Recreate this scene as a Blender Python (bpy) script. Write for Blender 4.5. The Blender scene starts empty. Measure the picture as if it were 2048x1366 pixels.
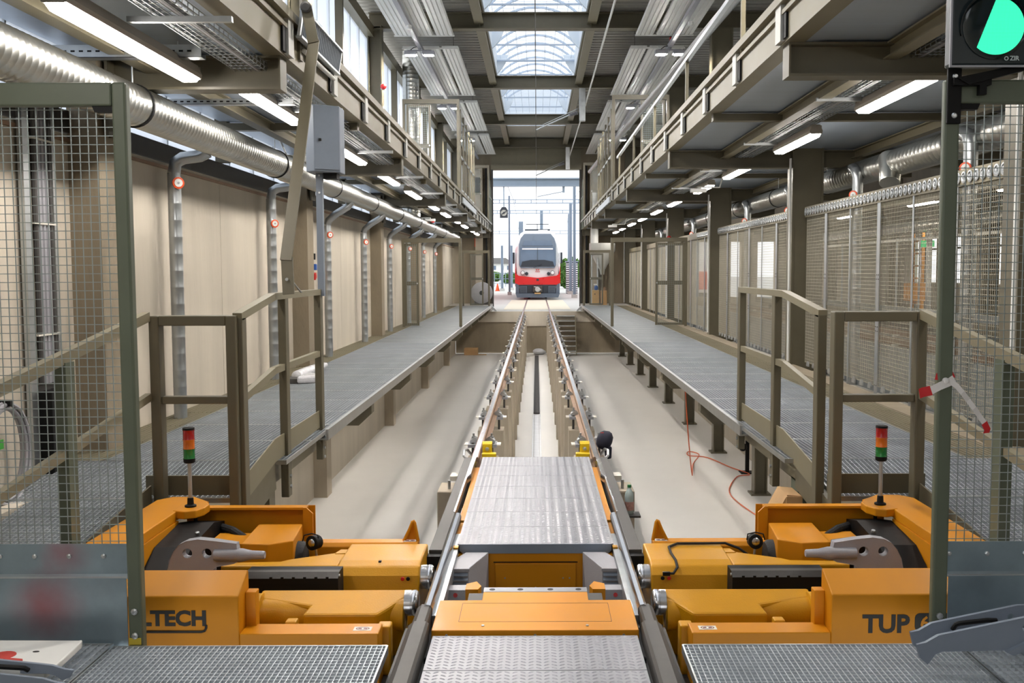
import bpy, bmesh, math, random
from mathutils import Vector, Matrix
random.seed(7)
S = bpy.context.scene
COL = S.collection
# ------------------------------------------------------------------ camera, world, exposure
CAM_Z = 1.656
cam = bpy.data.cameras.new('camera'); cam.lens = 35.0; cam.sensor_width = 36.0
cam.shift_x = -50/2048; cam.clip_start = .05; cam.clip_end = 900
co = bpy.data.objects.new('camera', cam); COL.objects.link(co)
co.matrix_world = Matrix.Translation((.013, 0, CAM_Z)) @ Matrix.Rotation(math.radians(90) - math.atan(141/1991), 4, 'X') @ Matrix.Rotation(-.003, 4, 'Z')
S.camera = co
W = bpy.data.worlds.new('overcast_sky'); S.world = W; W.use_nodes = True
bg = W.node_tree.nodes['Background']; bg.inputs[0].default_value = (.955, .98, 1, 1); bg.inputs[1].default_value = 1.7
S.view_settings.view_transform = 'Standard'; S.view_settings.look = 'None'
S.view_settings.gamma = 1; S.view_settings.use_curve_mapping = False
S.view_settings.exposure = 0.12
cy = S.cycles
cy.max_bounces = 7; cy.diffuse_bounces = 4; cy.glossy_bounces = 3; cy.transmission_bounces = 4; cy.transparent_max_bounces = 12
cy.use_denoising = True; cy.use_adaptive_sampling = True; cy.adaptive_threshold = .02; cy.sample_clamp_indirect = 6; cy.caustics_reflective = False; cy.caustics_refractive = False
LAMP_TUBE = 40.0      # radiance of the linear lamps
LAMP_FLOOD = 1750.0     # radiance of the twin high-bay lamps
# ------------------------------------------------------------------ mesh builder
class B:
    def __init__(s, mx=1): s.v = []; s.f = []; s.mx = mx
    def add(s, vs, fs):
        o = len(s.v); m = s.mx
        s.v += [(m*p[0], p[1], p[2]) for p in vs]
        s.f += [tuple(i+o for i in (f if m > 0 else f[::-1])) for f in fs]
        return s
    def box(s, x0, x1, y0, y1, z0, z1):
        if x0 > x1: x0, x1 = x1, x0
        if y0 > y1: y0, y1 = y1, y0
        if z0 > z1: z0, z1 = z1, z0
        v = [(x, y, z) for z in (z0, z1) for y in (y0, y1) for x in (x0, x1)]
        return s.add(v, [(0,2,3,1),(4,5,7,6),(0,1,5,4),(1,3,7,5),(3,2,6,7),(2,0,4,6)])
    def prism(s, pts, ax, a, b):
        n = len(pts)
        k = {'x': lambda p, t: (t, p[0], p[1]), 'y': lambda p, t: (p[0], t, p[1]), 'z': lambda p, t: (p[0], p[1], t)}[ax]
        v = [k(p, a) for p in pts] + [k(p, b) for p in pts]
        return s.add(v, [tuple(range(n))[::-1], tuple(range(n, 2*n))] + [(i, (i+1) % n, n+(i+1) % n, n+i) for i in range(n)])
    def holed(s, outer, holes, ax, a, b):
        bm = bmesh.new(); k = {'x': lambda p, t: (t, p[0], p[1]), 'y': lambda p, t: (p[0], t, p[1]), 'z': lambda p, t: (p[0], p[1], t)}[ax]
        loops = [outer] + holes; es = []
        for L in loops:
            vs = [bm.verts.new(k(p, a)) for p in L]
            es += [bm.edges.new((vs[i], vs[(i+1) % len(vs)])) for i in range(len(vs))]
        bmesh.ops.triangle_fill(bm, use_beauty=True, edges=es)
        bm.verts.index_update(); n = len(bm.verts)
        v = [tuple(q.co) for q in bm.verts]; f = [tuple(q.index for q in g.verts) for g in bm.faces]; bm.free()
        d = {'x': 0, 'y': 1, 'z': 2}[ax]
        v2 = [tuple(b if i == d else c for i, c in enumerate(p)) for p in v]
        fs = f + [tuple(i+n for i in g[::-1]) for g in f]; o = 0
        for L in loops:
            m = len(L); fs += [(o+i, o+(i+1) % m, n+o+(i+1) % m, n+o+i) for i in range(m)]; o += m
        return s.add(v+v2, fs)
    def bar(s, p, q, w, h=None, up=(0,0,1)):
        h = w if h is None else h
        p, q = Vector(p), Vector(q); d = (q-p).normalized(); u = Vector(up)
        if abs(d.dot(u)) > .98: u = Vector((0,1,0))
        r = d.cross(u).normalized(); u = r.cross(d)
        v = [tuple(e + r*(a*w/2) + u*(b*h/2)) for e in (p, q) for a, b in ((-1,-1),(1,-1),(1,1),(-1,1))]
        return s.add(v, [(0,1,2,3),(7,6,5,4)] + [(i, 4+i, 4+(i+1) % 4, (i+1) % 4) for i in range(4)])
    def lathe(s, o, ax, prof, n=16, cap=True):
        o = Vector(o); d = Vector(ax).normalized(); u = Vector((0,0,1)) if abs(d.z) < .9 else Vector((1,0,0))
        r = d.cross(u).normalized(); u = r.cross(d); v = []; f = []
        for t, rad in prof:
            for i in range(n):
                a = 2*math.pi*i/n; v.append(tuple(o + d*t + (r*math.cos(a) + u*math.sin(a))*rad))
        m = len(prof)
        for j in range(m-1):
            for i in range(n): f.append((j*n+i, j*n+(i+1) % n, (j+1)*n+(i+1) % n, (j+1)*n+i))
        if cap: f.append(tuple(range(n))[::-1]); f.append(tuple(range((m-1)*n, m*n)))
        return s.add(v, f)
    def cyl(s, p, q, r, r2=None, n=14, cap=True):
        p, q = Vector(p), Vector(q); L = (q-p).length
        return s.lathe(p, q-p, [(0, r), (L, r if r2 is None else r2)], n, cap)
    def tube(s, pts, r, n=8):
        pts = [Vector(p) for p in pts]; v = []; f = []; u = None; m = len(pts)
        for j, p in enumerate(pts):
            d = ((pts[j+1]-p) if j < m-1 else (p-pts[j-1])).normalized()
            if 0 < j < m-1: d = ((pts[j+1]-p).normalized() + (p-pts[j-1]).normalized()).normalized()
            if u is None: u = Vector((0,0,1)) if abs(d.z) < .9 else Vector((1,0,0))
            a = d.cross(u).normalized(); u = a.cross(d).normalized()
            for i in range(n):
                t = 2*math.pi*i/n; v.append(tuple(p + (a*math.cos(t) + u*math.sin(t))*r))
        for j in range(m-1):
            for i in range(n): f.append((j*n+i, j*n+(i+1) % n, (j+1)*n+(i+1) % n, (j+1)*n+i))
        f.append(tuple(range(n))[::-1]); f.append(tuple(range((m-1)*n, m*n)))
        return s.add(v, f)
    def ball(s, c, r, n=12, m=8, sz=1):
        return s.lathe(Vector(c)-Vector((0,0,r*sz)), (0,0,1), [(r*sz*(1-math.cos(math.pi*j/m)), max(.0005, r*math.sin(math.pi*j/m))) for j in range(m+1)], n)
    def hbeam(s, x0, x1, y0, y1, z0, z1, ax='x', tw=.016, tf=.022):
        # I section running along ax with horizontal flanges
        if ax == 'x':
            yc = (y0+y1)/2; s.box(x0,x1,y0,y1,z0,z0+tf); s.box(x0,x1,y0,y1,z1-tf,z1); s.box(x0,x1,yc-tw/2,yc+tw/2,z0+tf,z1-tf)
        elif ax == 'y':
            xc = (x0+x1)/2; s.box(x0,x1,y0,y1,z0,z0+tf); s.box(x0,x1,y0,y1,z1-tf,z1); s.box(xc-tw/2,xc+tw/2,y0,y1,z0+tf,z1-tf)
        else:
            yc = (y0+y1)/2; s.box(x0,x0+tf,y0,y1,z0,z1); s.box(x1-tf,x1,y0,y1,z0,z1); s.box(x0+tf,x1-tf,yc-tw/2,yc+tw/2,z0,z1)
        return s
    def mesh(s, name, off=(0,0,0), smooth=False):
        me = bpy.data.meshes.new(name)
        me.from_pydata([(p[0]-off[0], p[1]-off[1], p[2]-off[2]) for p in s.v], [], s.f)
        if smooth:
            me.polygons.foreach_set('use_smooth', [True]*len(me.polygons)); me.set_sharp_from_angle(angle=.7)
        me.update(); return me
WL = {}
def tag(o, label=None, cat=None, group=None, kind=None):
    if label: o['label'] = label
    if cat: o['category'] = cat
    if group: o['group'] = group
    if kind: o['kind'] = kind
    return o
def T(name, label, cat, loc, group=None, kind=None):
    o = bpy.data.objects.new(name, None); o.empty_display_size = .1; COL.objects.link(o)
    o.location = loc; WL[o.name] = Vector(loc)
    return tag(o, label, cat, group, kind)
def P(par, name, b, mat, label=None, kind=None, at=None, smooth=False, bevel=0):
    """a part: mesh from builder b (world coordinates), or shared mesh / local builder placed at a world point"""
    w = WL[par.name] if par else Vector((0,0,0))
    if at is None: off = w; loc = Vector((0,0,0)); me = b.mesh(name, off, smooth)
    else:
        loc = Vector(at)-w; me = b if isinstance(b, bpy.types.Mesh) else b.mesh(name, (0,0,0), smooth)
    if mat and not me.materials: me.materials.append(mat)
    o = bpy.data.objects.new(name, me); COL.objects.link(o); o.parent = par; o.location = loc
    WL[o.name] = w + loc
    if label: o['label'] = label
    if kind: o['kind'] = kind
    if bevel:
        m = o.modifiers.new('bevel', 'BEVEL'); m.width = bevel; m.segments = 2; m.limit_method = 'ANGLE'; m.angle_limit = .6
    return o
def ONE(name, b, mat, label, cat, loc, group=None, kind=None, smooth=False, bevel=0):
    """a thing of one mesh; its origin goes to loc"""
    me = b.mesh(name, loc, smooth); me.materials.append(mat)
    o = bpy.data.objects.new(name, me); COL.objects.link(o); o.location = loc; WL[o.name] = Vector(loc)
    if bevel:
        m = o.modifiers.new('bevel', 'BEVEL'); m.width = bevel; m.segments = 2; m.limit_method = 'ANGLE'; m.angle_limit = .6
    return tag(o, label, cat, group, kind)
def ST(name, b, mat, par=None, label=None, smooth=False):
    o = P(par, name, b, mat, smooth=smooth, label=label)
    if par is None: o['kind'] = 'structure'
    return o
def DUP(root, d, label=None, group=None):
    """copy a thing with its parts and sub-parts, moved by d"""
    r = root.copy(); COL.objects.link(r); r.location = root.location + Vector(d); WL[r.name] = WL[root.name] + Vector(d)
    if label: r['label'] = label
    if group: r['group'] = group
    for c in root.children:
        k = c.copy(); COL.objects.link(k); k.parent = r; WL[k.name] = WL[c.name] + Vector(d)
        for e in c.children:
            q = e.copy(); COL.objects.link(q); q.parent = k; WL[q.name] = WL[e.name] + Vector(d)
    return r
ORD = ['first','second','third','fourth','fifth','sixth','seventh','eighth','ninth','tenth','eleventh','twelfth','thirteenth','fourteenth','fifteenth','sixteenth','seventeenth','eighteenth']
# ------------------------------------------------------------------ materials
def lin(c): return tuple((x/255/12.92 if x/255 <= .04045 else ((x/255+.055)/1.055)**2.4) for x in c)
def PM(name, rgb, rough=.5, metal=0, var=.12, scale=3, stretch=(1,1,1), bump=0, bscale=80, coat=0, rvar=.1, spec=.5):
    m = bpy.data.materials.new(name); m.use_nodes = True; n = m.node_tree.nodes; l = m.node_tree.links
    p = n['Principled BSDF']; c = lin(rgb)
    p.inputs['Metallic'].default_value = metal; p.inputs['Roughness'].default_value = rough; p.inputs['Specular IOR Level'].default_value = spec
    if coat: p.inputs['Coat Weight'].default_value = coat; p.inputs['Coat Roughness'].default_value = .15
    g = n.new('ShaderNodeNewGeometry'); mp = n.new('ShaderNodeMapping'); mp.inputs['Scale'].default_value = stretch
    l.new(g.outputs['Position'], mp.inputs['Vector'])
    t = n.new('ShaderNodeTexNoise'); t.inputs['Scale'].default_value = scale; t.inputs['Detail'].default_value = 5; t.inputs['Roughness'].default_value = .6
    l.new(mp.outputs[0], t.inputs['Vector'])
    r = n.new('ShaderNodeValToRGB'); e = r.color_ramp.elements
    e[0].position = .25; e[1].position = .75
    e[0].color = (*[max(0, x*(1-var)) for x in c], 1); e[1].color = (*[min(1, x*(1+var)) for x in c], 1)
    l.new(t.outputs['Fac'], r.inputs['Fac']); l.new(r.outputs['Color'], p.inputs['Base Color'])
    if rvar:
        mr = n.new('ShaderNodeMapRange'); mr.inputs['To Min'].default_value = max(.02, rough-rvar); mr.inputs['To Max'].default_value = min(1, rough+rvar)
        l.new(t.outputs['Fac'], mr.inputs['Value']); l.new(mr.outputs[0], p.inputs['Roughness'])
    if bump:
        t2 = n.new('ShaderNodeTexNoise'); t2.inputs['Scale'].default_value = bscale; t2.inputs['Detail'].default_value = 3
        l.new(mp.outputs[0], t2.inputs['Vector'])
        b = n.new('ShaderNodeBump'); b.inputs['Strength'].default_value = bump; b.inputs['Distance'].default_value = .01
        l.new(t2.outputs['Fac'], b.inputs['Height']); l.new(b.outputs[0], p.inputs['Normal'])
    return m
def EM(name, rgb, strength):
    m = bpy.data.materials.new(name); m.use_nodes = True; n = m.node_tree.nodes; p = n['Principled BSDF']
    c = lin(rgb); p.inputs['Base Color'].default_value = (*c, 1); p.inputs['Emission Color'].default_value = (*c, 1); p.inputs['Emission Strength'].default_value = strength
    # faint procedural unevenness of the diffuser
    t = n.new('ShaderNodeTexNoise'); t.inputs['Scale'].default_value = 4
    mr = n.new('ShaderNodeMapRange'); mr.inputs['To Min'].default_value = strength*.94; mr.inputs['To Max'].default_value = strength*1.06
    m.node_tree.links.new(t.outputs['Fac'], mr.inputs['Value']); m.node_tree.links.new(mr.outputs[0], p.inputs['Emission Strength'])
    return m
def TL(name, rgb, clear, rough=.4):
    """translucent sheet: part clear, part scattering"""
    m = bpy.data.materials.new(name); m.use_nodes = True; n = m.node_tree.nodes; l = m.node_tree.links; n.remove(n['Principled BSDF'])
    c = (*lin(rgb), 1); o = n['Material Output']
    tr = n.new('ShaderNodeBsdfTransparent'); tr.inputs[0].default_value = c
    ts = n.new('ShaderNodeBsdfTranslucent'); ts.inputs[0].default_value = c
    df = n.new('ShaderNodeBsdfDiffuse'); df.inputs[0].default_value = c
    w = n.new('ShaderNodeTexNoise'); w.inputs['Scale'].default_value = 2
    mr = n.new('ShaderNodeMapRange'); mr.inputs['To Min'].default_value = max(0, clear-.05); mr.inputs['To Max'].default_value = min(1, clear+.05)
    l.new(w.outputs['Fac'], mr.inputs['Value'])
    a = n.new('ShaderNodeMixShader'); a.inputs[0].default_value = .25; l.new(ts.outputs[0], a.inputs[1]); l.new(df.outputs[0], a.inputs[2])
    b = n.new('ShaderNodeMixShader'); l.new(mr.outputs[0], b.inputs[0]); l.new(a.outputs[0], b.inputs[1]); l.new(tr.outputs[0], b.inputs[2])
    l.new(b.outputs[0], o.inputs[0]); return m
M = {}
M['olive'] = PM('olive_paint', (100,94,76), .42, 0, .07, 5)
M['olive_l'] = PM('olive_paint_light', (130,123,101), .42, 0, .07, 5)
M['green'] = PM('signal_tinted_olive', (92,100,84), .42, 0, .07, 5)  # olive paint with the signal lamp's green light mixed into the colour
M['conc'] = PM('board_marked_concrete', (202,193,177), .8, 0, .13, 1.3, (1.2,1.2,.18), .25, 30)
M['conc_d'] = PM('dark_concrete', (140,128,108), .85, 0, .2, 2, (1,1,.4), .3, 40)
M['pitfloor'] = PM('sealed_concrete_floor', (228,225,219), .36, 0, .05, .9, (1,1,1), .04, 15, rvar=.12)
M['pillar'] = PM('pillar_concrete', (174,163,145), .8, 0, .14, 3, (1,1,.3), .2, 60)
M['galv'] = PM('galvanised_steel', (196,200,202), .34, .85, .12, 9, rvar=.1)
M['duct'] = PM('spiral_duct_steel', (196,196,190), .3, 1, .08, 4, (1,.3,1), rvar=.06)
M['pipe'] = PM('pipe_steel', (176,180,182), .32, .85, .1, 5)
M['grate'] = PM('grating_steel', (186,192,198), .45, .4, .1, 6)
M['plate'] = PM('tread_plate', (156,157,162), .46, .5, .1, 5, rvar=.12)
M['sheet'] = PM('zinc_sheet', (150,168,178), .38, .7, .16, 5, (1,1,1))
M['orange'] = PM('orange_paint', (206,134,6), .5, 0, .06, 4, coat=.04, spec=.35)
M['yellow'] = PM('yellow_paint', (200,142,6), .48, 0, .07, 5, bump=.12, bscale=120, coat=.05, spec=.35)
M['steel_d'] = PM('dark_steel', (78,76,74), .55, .35, .25, 8)
M['steel_b'] = PM('bright_steel', (205,205,208), .22, 1, .06, 8)
M['rail_r'] = PM('rusty_rail', (150,122,100), .6, .4, .2, 6)
M['black'] = PM('black_plastic', (13,13,14), .55, 0, .2, 8, spec=.25)
M['rubber'] = PM('black_rubber', (24,23,23), .7, 0, .2, 12, bump=.3)
M['grey'] = PM('grey_paint', (160,160,166), .5, 0, .06, 8, bump=.15, bscale=150)
M['greyblue'] = PM('blue_grey_paint', (128,138,152), .5, 0, .06, 6)
M['white'] = PM('white_paint', (236,236,232), .5, 0, .04, 4)
M['panelw'] = PM('white_radiant_panel', (228,228,224), .5, 0, .04, 4)
M['deck'] = PM('roof_deck_sheet', (170,168,160), .45, .4, .08, 3)
M['soffit'] = PM('soffit_sheet', (176,188,202), .42, .25, .08, 2, (.3,6,1), rvar=.08)
M['housing'] = PM('lamp_housing', (168,160,148), .5, 0, .04, 4)
M['tubelamp'] = EM('lamp_diffuser', (255,248,240), LAMP_TUBE)
M['flood'] = EM('high_bay_lens', (255,248,240), LAMP_FLOOD)
M['tubelamp2'] = EM('far_bay_lamp_diffuser', (255,243,226), 40)
M['red'] = PM('red_paint', (200,28,28), .4, 0, .06, 4)
M['orangeP'] = PM('orange_plastic', (226,84,30), .45, 0, .06, 6)
M['skin'] = PM('off_white_label', (226,222,210), .6, 0, .06, 10)
M['poly'] = TL('polycarbonate_wall', (236,240,246), .30)
M['skyl'] = TL('polycarbonate_vault', (250,252,255), .85)
# ------------------------------------------------------------------ the setting
YB = [1, 8, 15, 22, 29, 36, 43]
ZP, ZW = -1.75, .25
ST('floor', B().box(-3.36, 3.85, 2.6, 41.2, ZP-.1, ZP), M['pitfloor'])
M['yard'] = PM('yard_concrete', (196,196,192), .7, 0, .08, .6, bump=.1, bscale=8)
M['yard_l'] = PM('yard_concrete_light', (222,214,194), .7, 0, .05, 1)
M['floor_n'] = PM('hall_floor', (176,172,164), .6, 0, .08, 1.2)
ST('floor_near', B().box(-3.62, 16, -8, 2.6, -.3, -.06), M['floor_n'])
ST('floor_neighbour', B().box(4.3, 16, 2.6, 43.4, -.3, .1), M['floor_n'])
yard = B().box(-1.9, 1.9, 41.5, 43.5, -.4, -.02); yard.box(-70, 70, 43.5, 260, -.4, -.02)
ST('floor_yard', yard, M['yard'])
ST('floor_yard_slab', B().box(-1.45, 1.5, 43.6, 57.5, -.02, -.012), M['yard_l'])
sill = B().box(-3.6, -1.9, 40.63, 43.4, .0, .25); sill.box(1.9, 3.84, 40.63, 43.4, .0, .25)
ST('floor_end_sill', sill, M['floor_n'])
# pit end wall: pale nosing beam on a dark wall
wpe = T('wall_pit_end', None, None, (0, 41.2, ZP), kind='structure')
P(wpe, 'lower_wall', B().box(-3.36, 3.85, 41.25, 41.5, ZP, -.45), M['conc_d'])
n_ = B().box(-3.36, -.9, 41.2, 41.5, -.45, -.02); n_.box(.9, 3.85, 41.2, 41.5, -.45, -.02)
n_.prism([(-.9,-.02),(-.9,-.45),(-.55,-.62),(-.55,-.02)], 'y', 41.2, 41.5); n_.box(-.55, .9, 41.2, 41.5, -.62, -.02)
P(wpe, 'nosing', n_, M['conc'])
# left wall
wl = T('wall_left', None, None, (-3.7, 18, ZP), kind='structure')
pan = B().box(-.12, .12, -1.745, 1.745, -2.25, 2.24)
pm_ = pan.mesh('concrete_panel'); pm_.materials.append(M['conc'])
for k in range(-1, 12): P(wl, 'concrete_panel', pm_, None, at=(-3.74, 2.75+3.5*k, .48))
ST('trim_2', B().box(-3.615, -3.36, 5.5, 41.2, ZP, .14), M['conc'])
tr3 = T('trim_3', None, None, (-3.5, 22, ZP), kind='structure')
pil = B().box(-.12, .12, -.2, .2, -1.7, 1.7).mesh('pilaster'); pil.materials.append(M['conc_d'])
pil2 = B().box(-.1, .1, -.17, .17, -.94, .94).mesh('pilaster_foot'); pil2.materials.append(M['pillar'])
for y in YB[1:6]:
    P(tr3, 'pilaster', pil, None, at=(-3.5, y, 1.6)); P(tr3, 'pilaster_foot', pil2, None, at=(-3.26, y, -.82))
P(wl, 'flashing', B().box(-3.66, -3.6, -8, 43.4, 2.73, 2.9), M['steel_d'])
P(wl, 'ground_strip', B().box(-3.618, -3.6, 2.6, 43.4, 2.66, 2.69), M['rail_r'])
# left glazing: clerestory strip and tall translucent wall
w1 = T('window_1', None, None, (-3.7, 18, 2.9), kind='structure')
pa = B().box(-.02, .02, -.49, .49, -.24, .24).mesh('pane'); pa.materials.append(M['poly'])
pb = B().box(-.02, .02, -.49, .49, -1.5, 1.5).mesh('pane'); pb.materials.append(M['poly'])
for k in range(48):
    y = -4.5 + k
    P(w1, 'pane', pa, None, at=(-3.68, y, 3.16)); P(w1, 'pane', pb, None, at=(-3.68, y, 5.2))
P(w1, 'sill_rail', B().box(-3.72, -3.58, -8, 43.4, 3.42, 3.68), M['olive'])
P(w1, 'head_rail', B().box(-3.72, -3.5, -8, 43.4, 6.72, 6.95), M['olive_l'])
fr = B()
for k in range(48): fr.box(-3.655, -3.645, -5.01+k, -4.99+k, 2.9, 6.72)
P(w1, 'joint_strips', fr, M['galv'], kind='stuff')
for y in YB:
    c = B().hbeam(-3.62, -3.32, y-.14, y+.14, 2.72, 6.95, 'z'); P(w1, 'column', c, M['olive'])
    P(w1, 'mullion', B().box(-3.64, -3.5, y+3.44, y+3.56, 2.9, 6.72), M['olive'])
# end wall with the big doorway
we = T('wall_end', None, None, (0, 43.5, 0), kind='structure')
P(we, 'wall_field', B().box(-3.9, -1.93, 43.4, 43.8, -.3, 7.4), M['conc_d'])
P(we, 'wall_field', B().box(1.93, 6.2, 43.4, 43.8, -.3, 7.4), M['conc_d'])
P(we, 'lintel', B().box(-1.93, 1.93, 43.4, 43.8, 6.02, 7.4), M['olive_l'])
P(we, 'wall_field', B().box(6.2, 16, 43.4, 43.8, 2.9, 7.4), M['conc']); P(we, 'wall_field', B().box(6.2, 16, 43.4, 43.8, -.3, .5), M['conc'])
for x0, x1 in ((6.2,6.7),(7.5,8.1),(8.9,9.6),(10.4,11.2),(12,16)): P(we, 'wall_field', B().box(x0, x1, 43.4, 43.8, .5, 2.9), M['conc'])
d1 = T('door_1', None, None, (0, 43.4, 0), kind='structure')
for s in (-1, 1):
    P(d1, 'jamb', B(s).box(1.86, 1.95, 43.2, 43.4, .0, 6.0), M['steel_d']); P(d1, 'guide_rail', B(s).box(2.12, 2.2, 43.1, 43.3, .25, 6.2), M['black'])
    P(d1, 'folded_leaf', B(s).box(2.3, 2.62, 42.9, 43.38, .25, 6.1), M['pillar'])
P(d1, 'header', B().box(-1.95, 1.95, 43.15, 43.4, 6.0, 6.2), M['olive_l'])
# far right wall of the neighbouring bay, with windows
wr = T('wall_right', None, None, (16, 18, 0), kind='structure')
P(wr, 'parapet', B().box(16, 16.25, -8, 43.8, -.3, 1.15), M['conc']); P(wr, 'upper_field', B().box(16, 16.25, -8, 43.8, 3.0, 7.4), M['conc'])
win = T('window_2', None, None, (16, 18, 1.15), kind='structure')
for k in range(15):
    y = -6+3.5*k
    P(wr, 'pier', B().box(16, 16.25, y-.45, y+.45, 1.15, 3), M['conc'])
    if k < 14:
        P(win, 'frame_bar', B().box(16.05, 16.12, y+.45, y+3.05, 2.45, 2.53), M['olive']); P(win, 'frame_bar', B().box(16.05, 16.12, y+1.7, y+1.8, 1.15, 3), M['olive'])
ST('wall_back', B().box(-3.9, 16.2, -8.3, -8, -.3, 7.4), M['conc'])
# roof deck
ce = T('ceiling', None, None, (0, 18, 7.25), kind='structure')
def deckmesh(w):
    b = B(); p = []; n = 25; per = 7/n
    for i in range(n):
        y = -3.5+i*per
        p += [(y, .0), (y+per*.4, .0), (y+per*.5, .1), (y+per*.9, .1)]
    p.append((3.5, 0)); v = [(x, q[0], q[1]) for x in (0, w) for q in p]; m = len(p)
    b.add(v, [(i, i+1, m+i+1, m+i) for i in range(m-1)]); me = b.mesh('deck_sheet'); me.materials.append(M['deck']); return me
da, db = deckmesh(2.72), deckmesh(14.9)
for k in range(7):
    y = 40-7*k
    P(ce, 'deck_sheet', da, None, at=(-3.88, y, 7.26)); P(ce, 'deck_sheet', db, None, at=(1.16, y, 7.26))
P(ce, 'end_deck', B().box(-1.2, 1.2, 38.6, 43.5, 7.26, 7.34), M['deck'])
P(ce, 'roof_skin', B().box(-3.95, -1.16, -8.3, 43.8, 7.4, 7.45), M['steel_d']); P(ce, 'roof_skin', B().box(1.16, 16.3, -8.3, 43.8, 7.4, 7.45), M['steel_d'])
# barrel skylight
w3 = T('window_3', None, None, (0, 18, 7.3), kind='structure')
M['sky_white'] = PM('skylight_upstand', (232,240,248), .5, 0, .03, 3)
M['sky_blue'] = PM('skylight_bar', (186,200,218), .5, .2, .05, 3)
for s in (-1, 1):
    P(w3, 'upstand', B(s).box(1.1, 1.16, -6, 38.6, 7.26, 7.85), M['sky_white'])
    P(w3, 'trimmer', B(s).hbeam(1.12, 1.32, -6, 43.3, 6.98, 7.24, 'y'), M['olive_l'])
P(w3, 'end_plate', B().box(-1.16, 1.16, 38.6, 38.66, 7.2, 8.6), M['sky_white'])
R_, zc = 1.55, 6.86
A0 = math.asin(1.13/R_)
def arc(r, n=12): return [(r*math.sin(-A0+2*A0*i/n), zc+r*math.cos(-A0+2*A0*i/n)) for i in range(n+1)]
ar = B(); a_, b_ = arc(R_-.05), arc(R_); ar.prism(a_ + b_[::-1], 'y', -.03, .03); arm = ar.mesh('arch_rib', (0,0,0)); arm.materials.append(M['sky_blue'])
pv = B(); q = arc(R_+.005); n = len(q); pv.add([(x, y, z) for y in (-.5, .5) for x, z in q], [(i, i+1, n+i+1, n+i) for i in range(n-1)])
pvm = pv.mesh('vault_pane'); pvm.materials.append(M['skyl'])
brm = B().box(-1.1, 1.1, -.02, .02, -.02, .02).mesh('cross_bar'); brm.materials.append(M['sky_blue'])
gus = B(); 
for s in (-1, 1): gus.prism([(s*1.1, .1), (s*.78, .1), (s*.86, -.12), (s*.98, -.3), (s*1.1, -.42)], 'y', -.04, .04)
gum = gus.mesh('gusset'); gum.materials.append(M['sky_white'])
for k in range(45):
    y = -5.5+k
    if y > 38.2: break
    P(w3, 'arch_rib', arm, None, at=(0, y-.5, 0)); P(w3, 'vault_pane', pvm, None, at=(0, y, 0))
    if k % 2 == 0: P(w3, 'cross_bar', brm, None, at=(0, y+.3, 7.62))
for y in (-2, 5, 12, 19, 26, 33):
    for d in (0, 3.2): P(w3, 'gusset', gum, None, at=(0, y-.3+d, 7.7))
net = B()
for i in range(9): net.box(-1.0+i*.25-.004, -1.0+i*.25+.004, 10, 38.6, 7.695, 7.703)
for k in range(190): net.box(-1.1, 1.1, 10+k*.15-.003, 10+k*.15+.003, 7.7, 7.708)
P(w3, 'safety_net', net, M['sky_blue'], kind='stuff')
# roof beams
for i, y in enumerate(YB[:6] + [42.6]):
    t = T('roof_beam', f'olive roof beam under the skylight, {ORD[max(0,i-3)]} from the top edge' if i >= 3 else f'olive roof beam above the top edge, {ORD[2-i]} before the visible ones', 'beam', (0, y, 6.87), 'roof beams')
    P(t, 'rafter', B().hbeam(-3.6, 15.9, y-.13, y+.13, 6.87, 7.22, 'x'), M['olive'])
    for x in (-1.2, 1.2): P(t, 'stiffener', B().box(x-.01, x+.01, y-.12, y+.12, 6.9, 7.2), M['olive'])
# columns on the right side
for i, y in enumerate(YB):
    t = T('steel_column', f'tall olive H-section column right of the walkway, {ORD[i]} from the camera end', 'column', (4.03, y, .1), 'columns along the mesh curtain')
    P(t, 'shaft', B().hbeam(3.8, 4.26, y-.15, y+.15, .1, 6.87, 'z', .02, .03), M['olive'])
    P(t, 'web_face', B().box(3.83, 4.23, y-.13, y-.11, .1, 6.87), M['olive'])
    P(t, 'base_plate', B().box(3.74, 4.32, y-.2, y+.2, .1, .15), M['olive'])
    P(t, 'conduit', B().tube([(3.76, y-.17, .3), (3.76, y-.17, 3.3)], .018, 6), M['white'])
ST('trim_1', B().box(3.85, 4.3, 2.6, 43.4, ZP, .1), M['conc'])
# ------------------------------------------------------------------ lower walkways
gp = B()
for i in range(41): gp.box(-.68+i*.034-.002, -.68+i*.034+.002, -.43, .43, -.03, 0)
for j in range(25): gp.box(-.68, .68, -.42+j*.035-.0015, -.42+j*.035+.0015, -.012, -.001)
gfr = B(); gfr.box(-.68, .68, -.437, -.42, -.032, .002); gfr.box(-.68, .68, .42, .437, -.032, .002); gfr.box(-.685, -.675, -.437, .437, -.032, .002); gfr.box(.675, .685, -.437, .437, -.032, .002)
GB = gp.mesh('bars'); GB.materials.append(M['grate']); GF = gfr.mesh('frame'); GF.materials.append(M['galv'])
gf2 = B().box(-.675, .675, -.43, .43, -.03, -.001); GS = gf2.mesh('bars')
def linemat(name, rgb, ax, pitch, rough=.5, metal=.5, depth=.5):
    """far gratings: fine relief of the bars as bump only"""
    m = PM(name, rgb, rough, metal, .08, 4); n = m.node_tree.nodes; l = m.node_tree.links
    g = n.new('ShaderNodeNewGeometry'); sx = n.new('ShaderNodeSeparateXYZ'); l.new(g.outputs['Position'], sx.inputs[0])
    w = n.new('ShaderNodeMath'); w.operation = 'PINGPONG'; w.inputs[1].default_value = pitch/2; l.new(sx.outputs[ax], w.inputs[0])
    b = n.new('ShaderNodeBump'); b.inputs['Strength'].default_value = depth; b.inputs['Distance'].default_value = .02; l.new(w.outputs[0], b.inputs['Height'])
    l.new(b.outputs[0], n['Principled BSDF'].inputs['Normal']); return m
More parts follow.
